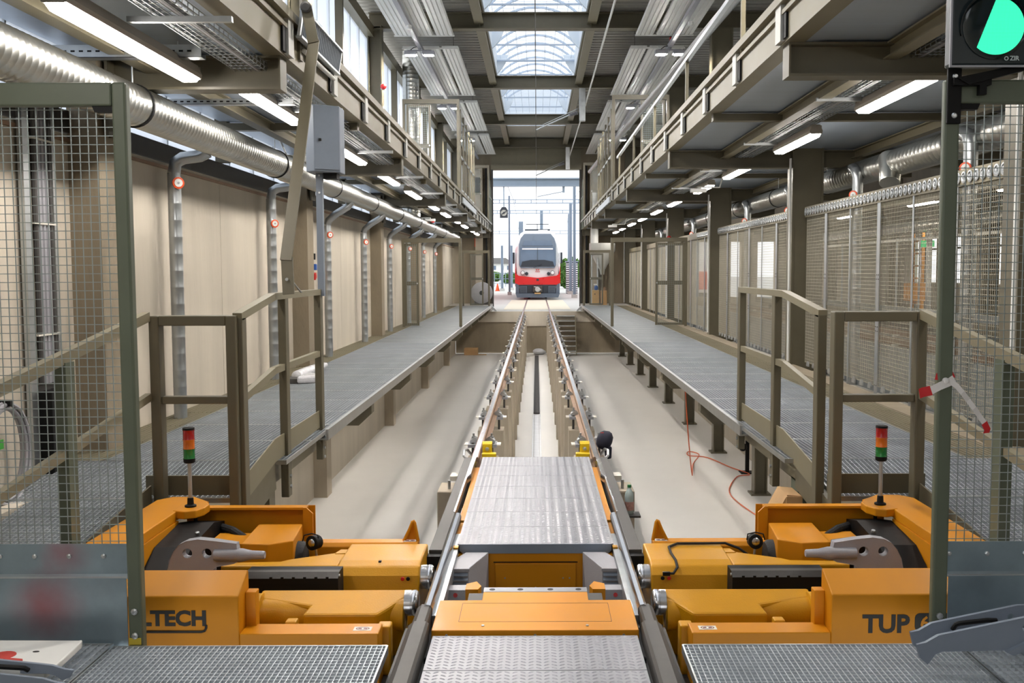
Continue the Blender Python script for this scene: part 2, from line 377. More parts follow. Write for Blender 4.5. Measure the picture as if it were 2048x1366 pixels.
M['grate_far'] = linemat('far_grating', (122,128,132), 0, .034, .5, .3)
GS.materials.append(M['grate_far'])
strip = B()
for i in range(9): strip.box(-.17+i*.042-.004, -.17+i*.042+.004, -.4375, .4375, -.03, 0)
strip.box(-.19, .19, -.42, -.405, -.03, -.008)
GST = strip.mesh('slot_strip'); GST.materials.append(M['olive_l'])
for s, side in ((-1, 'left'), (1, 'right')):
    t = T('walkway', f'long grey grating walkway along the {side} side of the pit', 'walkway', (s*2.54, 24, ZW), 'pit walkways')
    xo = 2.545 if s < 0 else 2.545
    for k in range(39):
        y = 7.79 + .875*k
        if y > 40.3: break
        o = P(t, 'grating_panel', GF, None, at=(s*xo, y, ZW))
        P(o, 'bars', GB if y < 20 else GS, None, at=(s*xo, y, ZW), kind='stuff' if y < 20 else None)
        if s < 0: P(t, 'slot_strip', GST, None, at=(-3.42, y, ZW))
        else: 
            P(t, 'slot_strip', GST, None, at=(3.42, y, ZW)); 
    if s > 0: P(t, 'curb', B().box(3.62, 3.86, 7.36, 40.6, .1, ZW), M['conc_d'])
    # edge channel, its upper lip bright
    e = B(s); e.prism([(1.84, .165), (1.84, .26), (1.875, .26), (1.875, .22), (1.86, .21), (1.86, .18), (1.92, .18), (1.92, .165)], 'y', 8.75 if s < 0 else 8.9, 41.18)
    P(t, 'edge_angle', e, M['galv'])
    P(t, 'edge_beam', B(s).box(2.0, 2.07, 7.4, 41.18, .04, .2), M['olive_l'])
    P(t, 'end_nose', B(s).prism([(1.86, .26), (1.62, .02), (1.7, .0), (1.94, .2)], 'y', 40.9, 41.18), M['galv'])
    for y in [11.5, 15, 18.5, 22, 25.5, 29, 32.5, 36, 39.5]:
        br = B(s); br.prism([(1.9, .16), (1.9, .02), (2.05, -.12), (3.3, -.12), (3.3, .16)], 'y', y-.09, y+.09)
        P(t, 'bracket', br, M['olive'])
    for y in (8.3, 11.5, 15, 18.5, 22, 25.5, 29, 32.5, 36, 39.5):
        if s > 0:
            p_ = B(s).hbeam(3.3, 3.5, y-.1, y+.1, ZP, .1, 'z', .014, .02); P(t, 'support_post', p_, M['olive'])
            P(t, 'post_foot', B(s).box(3.25, 3.55, y-.14, y+.14, ZP, ZP+.025), M['olive'])
    # joists carrying the gratings
    for x in (2.3, 2.9): P(t, 'joist', B(s).box(x, x+.08, 7.4, 41.18, .08, .215), M['olive'])
    # ramp down towards the camera
    r = T('ramp', f'sloping grating ramp beside the yellow machine on the {side}', 'ramp', (s*2.75, 6, .05), 'ramps at the near end of the walkways')
    a = -math.atan(.35/2.9)
    for k, (x0, x1, y0, y1) in enumerate(((2.0, 3.6, 6.55, 7.36), (2.56, 3.6, 5.5, 6.54), (2.56, 3.6, 4.5, 5.49))):
        zf = lambda y: .25-.121*(7.36-y)
        b = B(s); 
        x = x0
        while x < x1: b.bar((x, y0, zf(y0)-.015), (x, y1, zf(y1)-.015), .004, .03); x += .034
        y = y0
        while y < y1: b.bar((x0, y, zf(y)-.006), (x1, y, zf(y)-.006), .004, .01); y += .036
        f = B(s)
        for yy in (y0, y1): f.bar((x0, yy, zf(yy)-.015), (x1, yy, zf(yy)-.015), .012, .034)
        for xx in (x0, x1): f.bar((xx, y0, zf(y0)-.015), (xx, y1, zf(y1)-.015), .012, .034)
        o = P(r, 'grating_panel', f, M['galv']); P(o, 'bars', b, M['grate'], kind='stuff')
    P(r, 'stringer', B(s).bar((1.97, 7.36, .13), (1.97, 6.3, .0), .05, .2), M['olive'])
    P(r, 'stringer', B(s).bar((2.53, 6.5, .0), (2.53, 4.5, -.24), .05, .2), M['olive'])
    P(r, 'toe_board', B(s).box(1.95, 2.6, 6.56, 6.58, .17, .30), M['olive'])
    if s < 0: P(r, 'support', B(s).hbeam(1.98, 2.14, 7.3, 7.46, ZP, .05, 'z'), M['olive'])
    else: P(r, 'support', B(s).hbeam(2.0, 2.2, 7.5, 7.7, ZP, .05, 'z'), M['green'])
    # railing that follows the bend
    rl = T('bent_railing', f'olive tube railing with a bent top rail at the end of the {side} walkway', 'railing', (s*1.93, 7.6, 0), 'bent railings')
    X = 1.93; y3, y2, y1, yb = (8.85, 7.62, 6.5, 7.3) if s < 0 else (9.3, 7.95, 6.72, 7.68)
    P(rl, 'post', B(s).box(X-.03, X+.03, y3-.05, y3+.05, -.02, 1.46), M['olive'], bevel=.006)
    P(rl, 'post', B(s).box(X-.03, X+.03, y2-.05, y2+.05, -.08, 1.46), M['olive'], bevel=.006)
    P(rl, 'post', B(s).box(X-.03, X+.03, y1-.05, y1+.05, -.35, 1.36), M['olive'], bevel=.006)
    P(rl, 'top_rail', B(s).bar((X, y3+.05, 1.475), (X, yb, 1.475), .06, .05), M['olive_l'])
    P(rl, 'top_rail', B(s).bar((X, yb+.01, 1.475), (X, y1-.05, 1.365), .06, .05), M['olive_l'])
    P(rl, 'knee_rail', B(s).bar((X, y3, .93), (X, yb, .93), .04, .05), M['olive_l'])
    P(rl, 'knee_rail', B(s).bar((X, yb+.01, .93), (X, y1, .82), .04, .05), M['olive_l'])
    tb = B(s); tb.prism([(y3, .27), (y3, .42), (yb, .42), (y1, .3), (y1, .13), (yb, .25)], 'x', X-.005, X+.005); P(rl, 'toe_board', tb, M['olive_l'])
    for yy in (y3, y2):
        for dz in (.05, .13): P(rl, 'bolt', B(s).lathe((X-.03, yy, dz-.05), (-1, 0, 0), [(0, .014), (.012, .014), (.014, .006)], 6), M['galv'])
    # gate frame closing the ramp against the machine
    g = T('gate_frame', f'olive square tube gate frame behind the {side} signal beacon', 'gate', (s*2.22, 6.45, .1), 'ramp gate frames')
    x0, x1, zt = (1.93, 2.49, 1.375) if s < 0 else (1.93, 2.53, 1.39)
    P(g, 'stile', B(s).box(x0, x0+.065, 6.4, 6.5, .02, zt), M['olive'], bevel=.008); P(g, 'stile', B(s).box(x1-.065, x1, 6.4, 6.5, .02, zt), M['olive'], bevel=.008)
    P(g, 'head_rail', B(s).box(x0+.065, x1-.065, 6.4, 6.5, zt-.065, zt), M['olive'], bevel=.006); P(g, 'middle_rail', B(s).box(x0+.065, x1-.065, 6.42, 6.48, .80, .85), M['olive'], bevel=.006)
    # side railing seen through the mesh
    h = T('ramp_handrail', f'olive sloping handrail of the {side} ramp behind the wire mesh', 'railing', (s*2.5, 5.3, .1), 'ramp handrails')
    P(h, 'top_rail', B(s).bar((2.5, 6.4, 1.37), (2.5, 4.52, 1.1), .05, .06), M['olive_l']); P(h, 'knee_rail', B(s).bar((2.5, 6.4, .85), (2.5, 4.52, .60), .04, .05), M['olive_l'])
    P(h, 'post', B(s).box(2.47, 2.53, 5.22, 5.32, -.2, 1.18), M['green']); P(h, 'toe_board', B(s).prism([(6.4, .1), (6.4, .27), (4.52, .05), (4.52, -.12)], 'x', 2.5, 2.51), M['olive'])
# ------------------------------------------------------------------ foreground mesh fences
M['wire'] = PM('fence_wire', (150,160,160), .4, .6, .1, 10)
def stained(name):
    m = PM(name, (150,168,178), .36, .65, .16, 5); n = m.node_tree.nodes; l = m.node_tree.links; p = n['Principled BSDF']
    src = p.inputs['Base Color'].links[0].from_socket; g = n.new('ShaderNodeNewGeometry'); last = src
    for c, r, k in (((-2.12, 4.4, .39), .19, .5), ((-2.2, 4.4, .16), .26, .7)):
        d = n.new('ShaderNodeVectorMath'); d.operation = 'DISTANCE'; d.inputs[1].default_value = c; l.new(g.outputs['Position'], d.inputs[0])
        tn = n.new('ShaderNodeTexNoise'); tn.inputs['Scale'].default_value = 9; l.new(g.outputs['Position'], tn.inputs['Vector'])
        a = n.new('ShaderNodeMath'); a.operation = 'MULTIPLY_ADD'; a.inputs[1].default_value = .09; l.new(tn.outputs['Fac'], a.inputs[0]); l.new(d.outputs['Value'], a.inputs[2])
        mr = n.new('ShaderNodeMapRange'); mr.interpolation_type = 'SMOOTHSTEP'; mr.inputs['From Min'].default_value = .02; mr.inputs['From Max'].default_value = r; mr.inputs['To Min'].default_value = k; mr.inputs['To Max'].default_value = 0
        l.new(a.outputs[0], mr.inputs['Value'])
        mx = n.new('ShaderNodeMix'); mx.data_type = 'RGBA'; l.new(mr.outputs[0], mx.inputs[0]); l.new(last, mx.inputs[6]); mx.inputs[7].default_value = (.42, .03, .04, 1); last = mx.outputs[2]
    l.new(last, p.inputs['Base Color']); return m
M['sheet_st'] = stained('paint_smeared_zinc_sheet')
for s, side in ((-1, 'left'), (1, 'right')):
    xe = 3.6 if s < 0 else 3.75
    pa_, pb_, pc_ = (1.75, 1.812, 4.391) if s < 0 else (1.767, 1.835, 4.377)
    t = T('mesh_fence', f'grey-green framed wire mesh fence with zinc kick sheet at the {side} edge', 'fence', (s*1.8, 4.4, 0), 'foreground mesh fences')
    P(t, 'post', B(s).box(pa_, pb_, 4.335, pc_, -.05, 2.47), M['green'], bevel=.01)
    P(t, 'top_beam', B(s).box(pb_+.001, xe, 4.34, 4.39, 2.37, 2.47), M['green'], bevel=.008)
    P(t, 'corner_gusset', B(s).prism([(pb_+.001, 2.37), (pb_+.001, 2.345), (pb_+.08, 2.345), (pb_+.09, 2.37)], 'y', 4.35, 4.39), M['black'])
    w = B(s); x = pb_+.02
    while x < xe: w.box(x-.0016, x+.0016, 4.398, 4.402, .42, 2.38); x += .0375
    z = .45
    while z < 2.38: w.box(pb_, xe, 4.401, 4.405, z-.0016, z+.0016); z += .0375
    P(t, 'wire_mesh', w, M['wire'], kind='stuff')
    P(t, 'kick_sheet_upper', B(s).box(pb_, xe, 4.392, 4.397, .29, .44), M['sheet_st'] if s < 0 else M['sheet'])
    P(t, 'kick_sheet_fold', B(s).prism([(4.397, .305), (4.37, .298), (4.37, .286), (4.397, .292)], 'x', pb_, xe), M['galv'])
    P(t, 'kick_sheet_lower', B(s).box(pb_+.015, xe, 4.366, 4.371, -.04, .29), M['sheet_st'] if s < 0 else M['sheet'])
    for k in range(9):
        x = 1.935+k*.155 if s < 0 else 1.86+k*.17
        P(t, 'bolt', B(s).lathe((x, 4.392, .385), (0, -1, 0), [(0, .011), (.006, .011), (.009, .005)], 8), M['galv'])
    for z in ((.15, .04) if s < 0 else (.12,)): P(t, 'post_bolt', B(s).lathe(((pa_+pb_)/2, 4.335, z), (0, -1, 0), [(0, .015), (.008, .015), (.011, .006)], 8), M['galv'])
M['tag_y'] = PM('yellow_tag', (196,176,60), .6)
ONE('yellow_tag', B().box(-1.808, -1.755, 4.329, 4.333, .0, .03), M['tag_y'], 'small yellow tag at the foot of the left fence post', 'tag', (-1.8, 4.346, .015))
# foreground floor gratings
def fgrate(name, label, x0, x1, y0, y1, px, py, mb, mf):
    t = T(name, label, 'grating', ((x0+x1)/2, (y0+y1)/2, -.03), 'foreground floor gratings')
    b = B(); x = x0+.02
    while x < x1: b.box(x-.002, x+.002, y0, y1, -.03, 0); x += px
    y = y0+.02
    while y < y1: b.box(x0, x1, y-.002, y+.002, -.02, -.001); y += py
    P(t, 'bars', b, mb, kind='stuff')
    f = B(); f.box(x0-.004, x0+.004, y0, y1, -.035, .002); f.box(x1-.004, x1+.004, y0, y1, -.035, .002); f.box(x0, x1, y0-.004, y0+.004, -.035, .002); f.box(x0, x1, y1-.004, y1+.004, -.035, .002)
    P(t, 'frame', f, mf)
for s, side in ((-1, 'left'), (1, 'right')):
    a, b = sorted((s*.655, s*1.87)); fgrate('floor_grating', f'bright bar grating in front of the {side} half of the yellow machine', a, b, 3.3, 4.31, .024, .033, M['grate'], M['galv'])
    a, b = sorted((s*1.885, s*3.55)); fgrate('floor_grating', f'dark bar grating in front of the {side} zinc kick sheet', a, b, 3.3, 4.34, .033, .033, M['grate'], M['galv'])
    P_ = ONE('floor_beam', B(s).box(.65, 3.6, 3.0, 3.3, -.4, 0), M['steel_d'], f'dark floor beam nearest the camera on the {side}', 'beam', (s*2, 3.15, -.4))
# ------------------------------------------------------------------ text helper
def textmesh(txt, size, bold=.0, extrude=.0008):
    c = bpy.data.curves.new('txt', 'FONT'); c.body = txt; c.size = size; c.offset = bold; c.extrude = extrude; c.resolution_u = 3
    o = bpy.data.objects.new('txt', c); COL.objects.link(o)
    dg = bpy.context.evaluated_depsgraph_get(); me = bpy.data.meshes.new_from_object(o.evaluated_get(dg)); bpy.data.objects.remove(o); bpy.data.curves.remove(c)
    return me
def TXT(par, name, txt, size, mat, at, bold=0, width=None):
    """flat lettering facing the camera (-Y)"""
    me = textmesh(txt, size, bold); xs = [v.co.x for v in me.vertices]; k = 1 if not width else width/(max(xs)-min(xs)); x0 = min(xs)
    for v in me.vertices: v.co = Vector(((v.co.x-x0)*k, -v.co.z, v.co.y))
    me.materials.clear(); me.materials.append(mat); return P(par, name, me, None, at=at)
M['ink'] = PM('dark_lettering', (38,38,36), .6)
def circ(cx, cy, r, n=20): return [(cx+r*math.cos(2*math.pi*i/n), cy+r*math.sin(2*math.pi*i/n)) for i in range(n)]
M['signred'] = PM('sign_maroon', (110,40,44), .6)
def nostep(par, x, y, z, s, w=.085, d=.05):
    """flat do-not-step sticker lying on a ledge"""
    o = P(par, 'no_step_sticker', B(s).box(x, x+w, y, y+d, z, z+.0015), M['skin'], label='small white sticker with a ringed footprint symbol')
    cx, cy_ = x+w/2, y+d/2; e = lambda a, b, n=20: [(cx+a*math.cos(2*math.pi*i/n), cy_+b*math.sin(2*math.pi*i/n)) for i in range(n)]
    m = B(s).holed(e(w*.38, d*.4), [e(w*.32, d*.32)], 'z', z+.0015, z+.002)
    m.prism([(cx-.022, cy_-.008), (cx-.004, cy_-.004), (cx-.006, cy_+.008), (cx-.02, cy_+.004)], 'z', z+.0015, z+.002)
    m.prism([(cx+.022, cy_-.004), (cx+.004, cy_-.008), (cx+.006, cy_+.006), (cx+.02, cy_+.008)], 'z', z+.0015, z+.002)
    P(o, 'symbol', m, M['signred'])
# ------------------------------------------------------------------ yellow wheelset machine, one half per side
for s, side in ((-1, 'left'), (1, 'right')):
    t = T('wheelset_machine', f'{side} half of the orange-yellow under-floor wheelset machine', 'machine', (s*1.4, 5.4, -.5), 'machine halves')
    fc = P(t, 'front_cover', B(s).prism([(4.55,-.3),(4.55,.145),(4.715,.222),(4.725,.215),(4.725,-.3)], 'x', 1.385, 2.45), M['orange'], bevel=.006, label='tall orange cover with dark lettering')
    P(t, 'cover_tab', B(s).box(1.335, 1.385, 4.66, 4.72, -.2, .13), M['orange'], bevel=.004)
    lb = P(t, 'front_beam', B(s).box(.735, 1.385, 4.552, 4.69, -.3, -.035), M['orange'], bevel=.005)
    nostep(lb, .775, 4.59, -.035, s)
    # lower roller casting
    zf = lambda y: -.048+(y-4.85)*.235
    top = [(1.16,4.85),(.79,4.85),(.755,4.89),(.70,4.965),(.665,5.0),(.665,5.08),(1.42,5.08),(1.42,5.0),(1.14,4.93)]
    n = len(top); c = B(s); c.add([(x,y,zf(y)) for x,y in top] + [(x,y,-.3) for x,y in top], [tuple(range(n)), tuple(range(n,2*n))[::-1]] + [(i,n+i,n+(i+1)%n,(i+1)%n) for i in range(n)])
    lr = P(t, 'lower_roller_casting', c, M['yellow'], bevel=.012)
    P(lr, 'barrel', B(s).lathe((.665, 5.0, -.1), (1,0,0), [(0,.07),(.006,.083),(.75,.083)], 28), M['yellow'], smooth=True)
    P(lr, 'collar', B(s).lathe((1.395, 5.0, -.09), (1,0,0), [(0,.085),(.004,.098),(.05,.098),(.054,.09)], 28), M['yellow'], smooth=True)
    P(lr, 'roller_ring', B(s).lathe((.597, 5.0, -.04), (1,0,0), [(0,.045),(.004,.058),(.014,.065),(.03,.065),(.032,.062),(.036,.062),(.038,.065),(.07,.065)], 36), M['steel_b'], smooth=True, label='polished steel roller ring')
    P(t, 'stop_block', B(s).box(1.165, 1.22, 4.74, 4.8, -.2, -.045), M['yellow'], bevel=.008); P(t, 'stop_block', B(s).box(.70, .765, 4.7, 4.78, -.3, -.055), M['yellow'], bevel=.008)
    # upper roller casting
    ur = P(t, 'upper_roller_casting', B(s).prism([(5.38,-.3),(5.37,-.1),(5.39,-.02),(5.43,.022),(5.5,.036),(5.84,.036),(5.84,-.3)], 'x', .64, 1.10), M['yellow'], bevel=.01)
    P(ur, 'tapered_arm', B(s).prism([(1.1,5.43),(1.75,5.43),(1.75,5.5),(1.44,5.52),(1.40,5.56),(1.1,5.72)], 'z', -.12, .026), M['yellow'], bevel=.01)
    P(ur, 'step', B(s).prism([(1.1,5.74),(1.14,5.74),(1.16,5.66),(1.1,5.66)], 'z', -.05, .03), M['yellow'])
    P(ur, 'roller_ring', B(s).lathe((.568, 5.48, -.054), (1,0,0), [(0,.045),(.004,.06),(.014,.067),(.03,.067),(.032,.064),(.036,.064),(.038,.067),(.073,.067)], 36), M['steel_b'], smooth=True, label='polished steel roller ring')
    for x, m in ((.70, 'black'), (.735, 'red')) if s > 0 else ((.70, 'black'), (.73, 'red')): P(ur, 'port_cap', B(s).lathe((x, 5.368, -.03), (0,-1,0), [(0,.011),(.004,.011),(.006,.006)], 12), M[m])
    P(ur, 'scuff_patch', B(s).box(.68, .74, 5.6, 5.7, .0362, .0366), M['ink']) if False else None
    # dark slot between the rollers
    bb = P(t, 'slide_rail', B(s).prism([(5.2,-.3),(5.2,.025),(5.235,.05),(5.34,.05),(5.34,-.3)], 'x', 1.05, 1.55), M['black'], label='dark slide rail')
    P(bb, 'top_strip', B(s).prism([(5.198,.026),(5.233,.051),(5.27,.051),(5.27,.053),(5.231,.053),(5.196,.027)], 'x', 1.05, 1.55), M['steel_d']); P(bb, 'end_screw', B(s).lathe((1.052, 5.225, .035), (-1,0,0), [(0,.008),(.008,.008)], 8), M['galv'])
    for k in range(6): P(bb, 'groove', B(s).box(1.1+k*.06, 1.115+k*.06, 5.195, 5.2, .025, .035), M['black'])
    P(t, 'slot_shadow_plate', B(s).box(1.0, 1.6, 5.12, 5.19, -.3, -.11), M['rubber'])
    # back ledge with lifting hook
    bl = P(t, 'back_beam', B(s).prism([(5.9,-.3),(5.9,.0),(5.92,.022),(6.0,.022),(6.0,-.3)], 'x', .71, 1.4), M['orange'], bevel=.004)
    nostep(bl, .725, 5.93, .0225, s, .075, .045)
    P(t, 'hook', B(s).tube([(.80,5.96,.02),(.765,5.96,.09),(.748,5.96,.135),(.74,5.96,.14),(.735,5.96,.13),(.715,5.96,.02)], .011, 10), M['orange'], smooth=True)
    P(t, 'hook_web', B(s).prism([(.80,.02),(.745,.12),(.72,.02)], 'y', 5.985, 5.995), M['orange'])
    P(t, 'rail_seat', B(s).box(.645, .705, 5.7, 5.78, -.1, .0), M['orange'], bevel=.004)
    # tall rear panel with folded rims
    tp = P(t, 'rear_panel', B(s).box(1.39, 2.2, 6.19, 6.2, -.4, .186), M['orange'], label='tall orange rear panel with folded rim')
    P(tp, 'top_rim', B(s).box(1.43, 2.2, 6.13, 6.19, .17, .187), M['orange'], bevel=.003)
    P(tp, 'side_rim', B(s).prism([(1.39,-.4),(1.39,.15),(1.43,.187),(1.45,.187),(1.45,-.4)], 'y', 6.12, 6.135), M['orange'])
    # side arm carrying the beacon
    am = P(t, 'side_arm', B(s).prism([(2.175,4.9),(2.175,6.05),(2.06,6.2),(2.2,6.34),(2.34,6.34),(2.41,6.25),(2.41,4.9)], 'z', .15, .21), M['orange'], bevel=.006)
    P(am, 'inner_skirt', B(s).prism([(5.95,.15),(5.95,.07),(5.75,-.02),(5.68,.06),(5.58,.085),(5.48,.06),(5.42,-.05),(5.3,-.1),(4.9,-.1),(4.9,.15)], 'x', 2.165, 2.19), M['orange'])
    P(am, 'beacon_bracket', B(s).prism([(2.03,6.02),(2.06,5.95),(2.12,5.92),(2.2,5.95),(2.2,6.2),(2.08,6.2),(2.03,6.12)], 'z', .165, .214), M['orange'], bevel=.006)
    # grey pry lever with two round holes
    out = [(1.965,-.1),(1.965,.07),(1.955,.12),(1.93,.17),(1.90,.205),(1.86,.225),(1.80,.234),(1.72,.226),(1.595,.207),(1.59,.18),(1.58,.12),(1.61,.1),(1.70,.085),(1.72,.07),(1.72,-.1)]
    lv = P(t, 'lifting_lever', B(s).holed(out, [circ(1.857,.158,.025), circ(1.753,.158,.025)], 'y', 5.22, 5.27), M['grey'], bevel=.003, label='grey cast lever with two round holes')
    P(lv, 'lever_pin', B(s).lathe((1.71, 5.215, .15), (-1,0,0), [(0,.03),(.12,.03),(.13,.035),(.15,.035),(.2,.024),(.265,.021),(.27,.017)], 20), M['grey'], smooth=True)
    # orange motor hood
    mh = P(t, 'motor_hood', B(s).prism([(1.69,5.62),(1.53,5.6),(1.405,5.68),(1.44,6.06),(1.71,6.06)], 'z', -.02, .1), M['orange'], bevel=.006, label='orange angular motor hood')
    P(mh, 'motor', B(s).lathe((1.52, 5.84, -.08), (-1,0,0), [(0,.13),(.13,.13),(.15,.115),(.155,.07)], 24), M['rubber'], smooth=True)
    P(t, 'flat_cover', B(s).prism([(1.72,5.75),(1.93,5.82),(1.93,6.0),(1.72,6.0)], 'z', .02, .06), M['orange'])
    # black drive with bolts and hoses
    dr = P(t, 'drive_block', B(s).prism([(5.3,-.3),(5.3,-.02),(5.55,.1),(5.95,.14),(6.15,.1),(6.15,-.3)], 'x', 1.95, 2.16), M['black'], label='black chain drive block')
    for yy, zz in ((5.6,.112),(5.74,.125),(5.45,.055)): P(dr, 'bolt', B(s).lathe((1.98, yy, zz), (0,-.3,1), [(0,.013),(.012,.013),(.014,.006)], 6), M['galv'])
    P(t, 'hose', B(s).tube([(2.1,6.06,.17),(2.1,6.06,.08),(2.09,6.0,.04)], .012, 8), M['black'])
    P(t, 'hose', B(s).tube([(1.95,6.1,.07),(1.85,6.0,.075),(1.75,5.95,.03)], .025, 10), M['rubber'])
    P(t, 'cam_disc', B(s).lathe((2.02, 5.06, .02), (-.6,.8,0), [(0,.07),(.004,.075),(.05,.075),(.054,.07)], 24), M['orange'], smooth=True)
    # inspection lamp on a stalk
    lp = P(t, 'inspection_lamp', B(s).lathe((1.29+.015*(s<0), 5.74, .07), (.5 if s<0 else .05,-1,.1), [(-.05,.03),(-.045,.04),(0,.043),(.012,.043),(.014,.038)], 20), M['black'], smooth=True)
    P(lp, 'lens', B(s).lathe((1.29+.015*(s<0), 5.74, .07), (.5 if s<0 else .05,-1,.1), [(.0142,.024),(.018,.02),(.02,.006)], 16), M['steel_b'])
    P(lp, 'stalk', B(s).cyl((1.29,5.75,.03),(1.285,5.75,-.03), .007), M['galv']); P(lp, 'handle', B(s).tube([(1.345+.02*(s<0),5.74,.08),(1.335+.02*(s<0),5.74,.115),(1.29+.02*(s<0),5.74,.125),(1.245+.03*(s<0),5.74,.115),(1.24+.03*(s<0),5.74,.08)], .004, 6), M['black'])
    # base frame under everything
    P(t, 'base_frame', B(s).box(.66, 2.6, 4.56, 6.19, -.62, -.3), M['steel_d']); P(t, 'leg', B(s).box(.9, 1.1, 4.8, 5.0, ZP, -.62), M['steel_d']); P(t, 'leg', B(s).box(1.9, 2.1, 5.7, 5.9, ZP, -.62), M['steel_d'])
    if s < 0:
        TXT(fc, 'lettering', 'LTECH', .098, M['ink'], (-1.843, 4.5485, .009), .004, .306)
        u = B().tube([(-1.84,4.548,-.022),(-1.56,4.548,-.022),(-1.545,4.548,-.018),(-1.538,4.548,-.005),(-1.537,4.548,.01)], .006, 6); P(fc, 'underline', u, M['ink'])
        P(ur, 'cable_clip', B(s).box(.86,.875,5.45,5.47,.036,.045), M['black'])
    else:
        TXT(fc, 'lettering', 'TUP', .118, M['ink'], (1.53, 4.5485, -.034), .004, .222)
        rr = .022; bx0, bx1, bz0, bz1 = 1.775, 1.97, -.03, .056
        pts = []
        for cx, cz, a0 in ((bx1-rr,bz1-rr,0),(bx0+rr,bz1-rr,90),(bx0+rr,bz0+rr,180),(bx1-rr,bz0+rr,270)):
            pts += [(cx+rr*math.cos(math.radians(a0+q)), cz+rr*math.sin(math.radians(a0+q))) for q in (0,30,60,90)]
        bd = P(fc, 'badge', B().prism(pts, 'y', 4.5482, 4.5495), M['ink']); TXT(bd, 'lettering', '6', .085, M['orange'], (1.802, 4.5475, -.018), .002)
        P(ur, 'sensor_cable', B().tube([(.73,5.372,-.005),(.76,5.37,-.005),(.785,5.4,.02),(.785,5.47,.04),(.775,5.6,.045),(.78,5.72,.045),(.84,5.79,.046),(1.0,5.79,.046),(1.12,5.78,.05),(1.2,5.78,.02),(1.26,5.76,-.02)], .0075, 8), M['rubber'], smooth=True)
        P(ur, 'sensor_plug', B().box(.70,.74,5.358,5.374,-.015,.005), M['black'])
    # signal beacon standing on the bracket
    k = T('stack_light', f'red amber green stack light on the {side} machine arm', 'light', (s*2.125, 6.05, .214), 'stack lights')
    bx, by = 2.125, 6.05
    P(k, 'foot', B(s).lathe((bx,by,.214),(0,0,1),[(0,.035),(.01,.035),(.016,.02),(.055,.018),(.057,.012)],20), M['black'], smooth=True)
    P(k, 'tube', B(s).cyl((bx,by,.27),(bx,by,.49),.0125), M['galv'], smooth=True)
    P(k, 'socket', B(s).lathe((bx,by,.485),(0,0,1),[(0,.024),(.006,.034),(.03,.036)],20), M['black'], smooth=True)
    for nm, rgb, z0 in (('green',(20,120,50),.515),('amber',(216,110,20),.575),('red',(170,16,20),.633)):
        key = 'lens_'+nm
        if key not in M: M[key] = PM(key, rgb, .2, 0, .1, 30, coat=.5)
        P(k, nm+'_lens', B(s).lathe((bx,by,z0),(0,0,1),[(0,.0355),(.004,.034),(.05,.034),(.054,.0355),(.058,.0355)],20), M[key], smooth=True)
    P(k, 'cap', B(s).lathe((bx,by,.691),(0,0,1),[(0,.036),(.012,.036),(.015,.032)],20), M['black'], smooth=True)
# ------------------------------------------------------------------ centre deck of the machine
def tread(w, d):
    """raised tread lozenges of one plate"""
    b = B(); nx = int(w/.033); ny = int(d/.033)
    for i in range(nx):
        for j in range(ny):
            x = -w/2+(i+.5)*w/nx; y = -d/2+(j+.5)*d/ny; k = 1 if i % 2 else -1
            a = k*.55; c, q = math.cos(a), math.sin(a); L, h = .016, .0052
            pt = [(-L,0,0),(-L*.4,-h,0),(L*.4,-h,0),(L,0,0),(L*.4,h,0),(-L*.4,h,0),(-L*.45,0,.0036),(L*.45,0,.0036)]
            b.add([(x+u*c-v*q, y+u*q+v*c, z) for u,v,z in pt], [(0,1,6),(1,2,7,6),(2,3,7),(3,4,7),(4,5,6,7),(5,0,6)])
    return b
dk = T('tread_plate_deck', 'grey tread plate deck between the rails at the pit edge', 'deck', (0, 7.5, -.1))
tm = tread(.95, .40).mesh('tread_pattern'); tm.materials.append(M['plate']); plm = B().box(-.483,.483,-.203,.203,-.006,0).mesh('plate'); plm.materials.append(M['plate'])
for k in range(7):
    o = P(dk, 'plate', plm, None, at=(0, 6.27+.4135*k, -.03)); P(o, 'tread_pattern', tm, None, at=(0, 6.27+.4135*k, -.03), kind='stuff')
P(dk, 'front_lip', B().prism([(-.47,-.03),(-.47,-.07),(-.45,-.088),(.45,-.088),(.47,-.07),(.47,-.03)], 'y', 6.055, 6.065), M['greyblue'])
for s in (-1, 1):
    P(dk, 'side_strip', B(s).box(.487,.53,6.75,8.6,-.09,-.055), M['orange']); P(dk, 'side_strip', B(s).box(.487,.53,6.4,6.7,-.09,-.06), M['orange']); P(dk, 'corner_post', B(s).box(.475,.505,6.0,6.05,-.11,-.035), M['yellow'])
    P(dk, 'under_post', B(s).box(.43,.5,6.02,6.1,-.3,-.09), M['orange'])
P(dk, 'carrier', B().box(-.47,.47,6.1,8.9,-.3,-.045), M['steel_d'])
for s, nm in ((-1,'left'),(1,'right')): P(dk, 'carrier_leg', B(s).box(.3,.45,8.3,8.6,ZP,-.3), M['steel_d'])
cb = T('machine_core', 'orange centre housing between the inner rails with louvred grey boxes', 'machine', (0, 5.6, -.5))
bw = P(cb, 'back_wall', B().box(-.34,.34,6.06,6.1,-.5,-.09), M['orange'])
P(bw, 'access_door', B().box(-.25,.25,6.045,6.06,-.42,-.15), M['orange'], bevel=.004); P(bw, 'slot', B().box(-.26,.26,6.04,6.045,-.142,-.136), M['black'])
for x in (-.12,.09): P(bw, 'hinge', B().box(x,x+.04,6.03,6.045,-.35,-.32), M['steel_d'])
for x in (-.19,.17,.21,0): P(bw, 'screw', B().lathe((x,6.045,-.24 if x else -.3),(0,-1,0),[(0,.005),(.003,.005)],6), M['galv'])
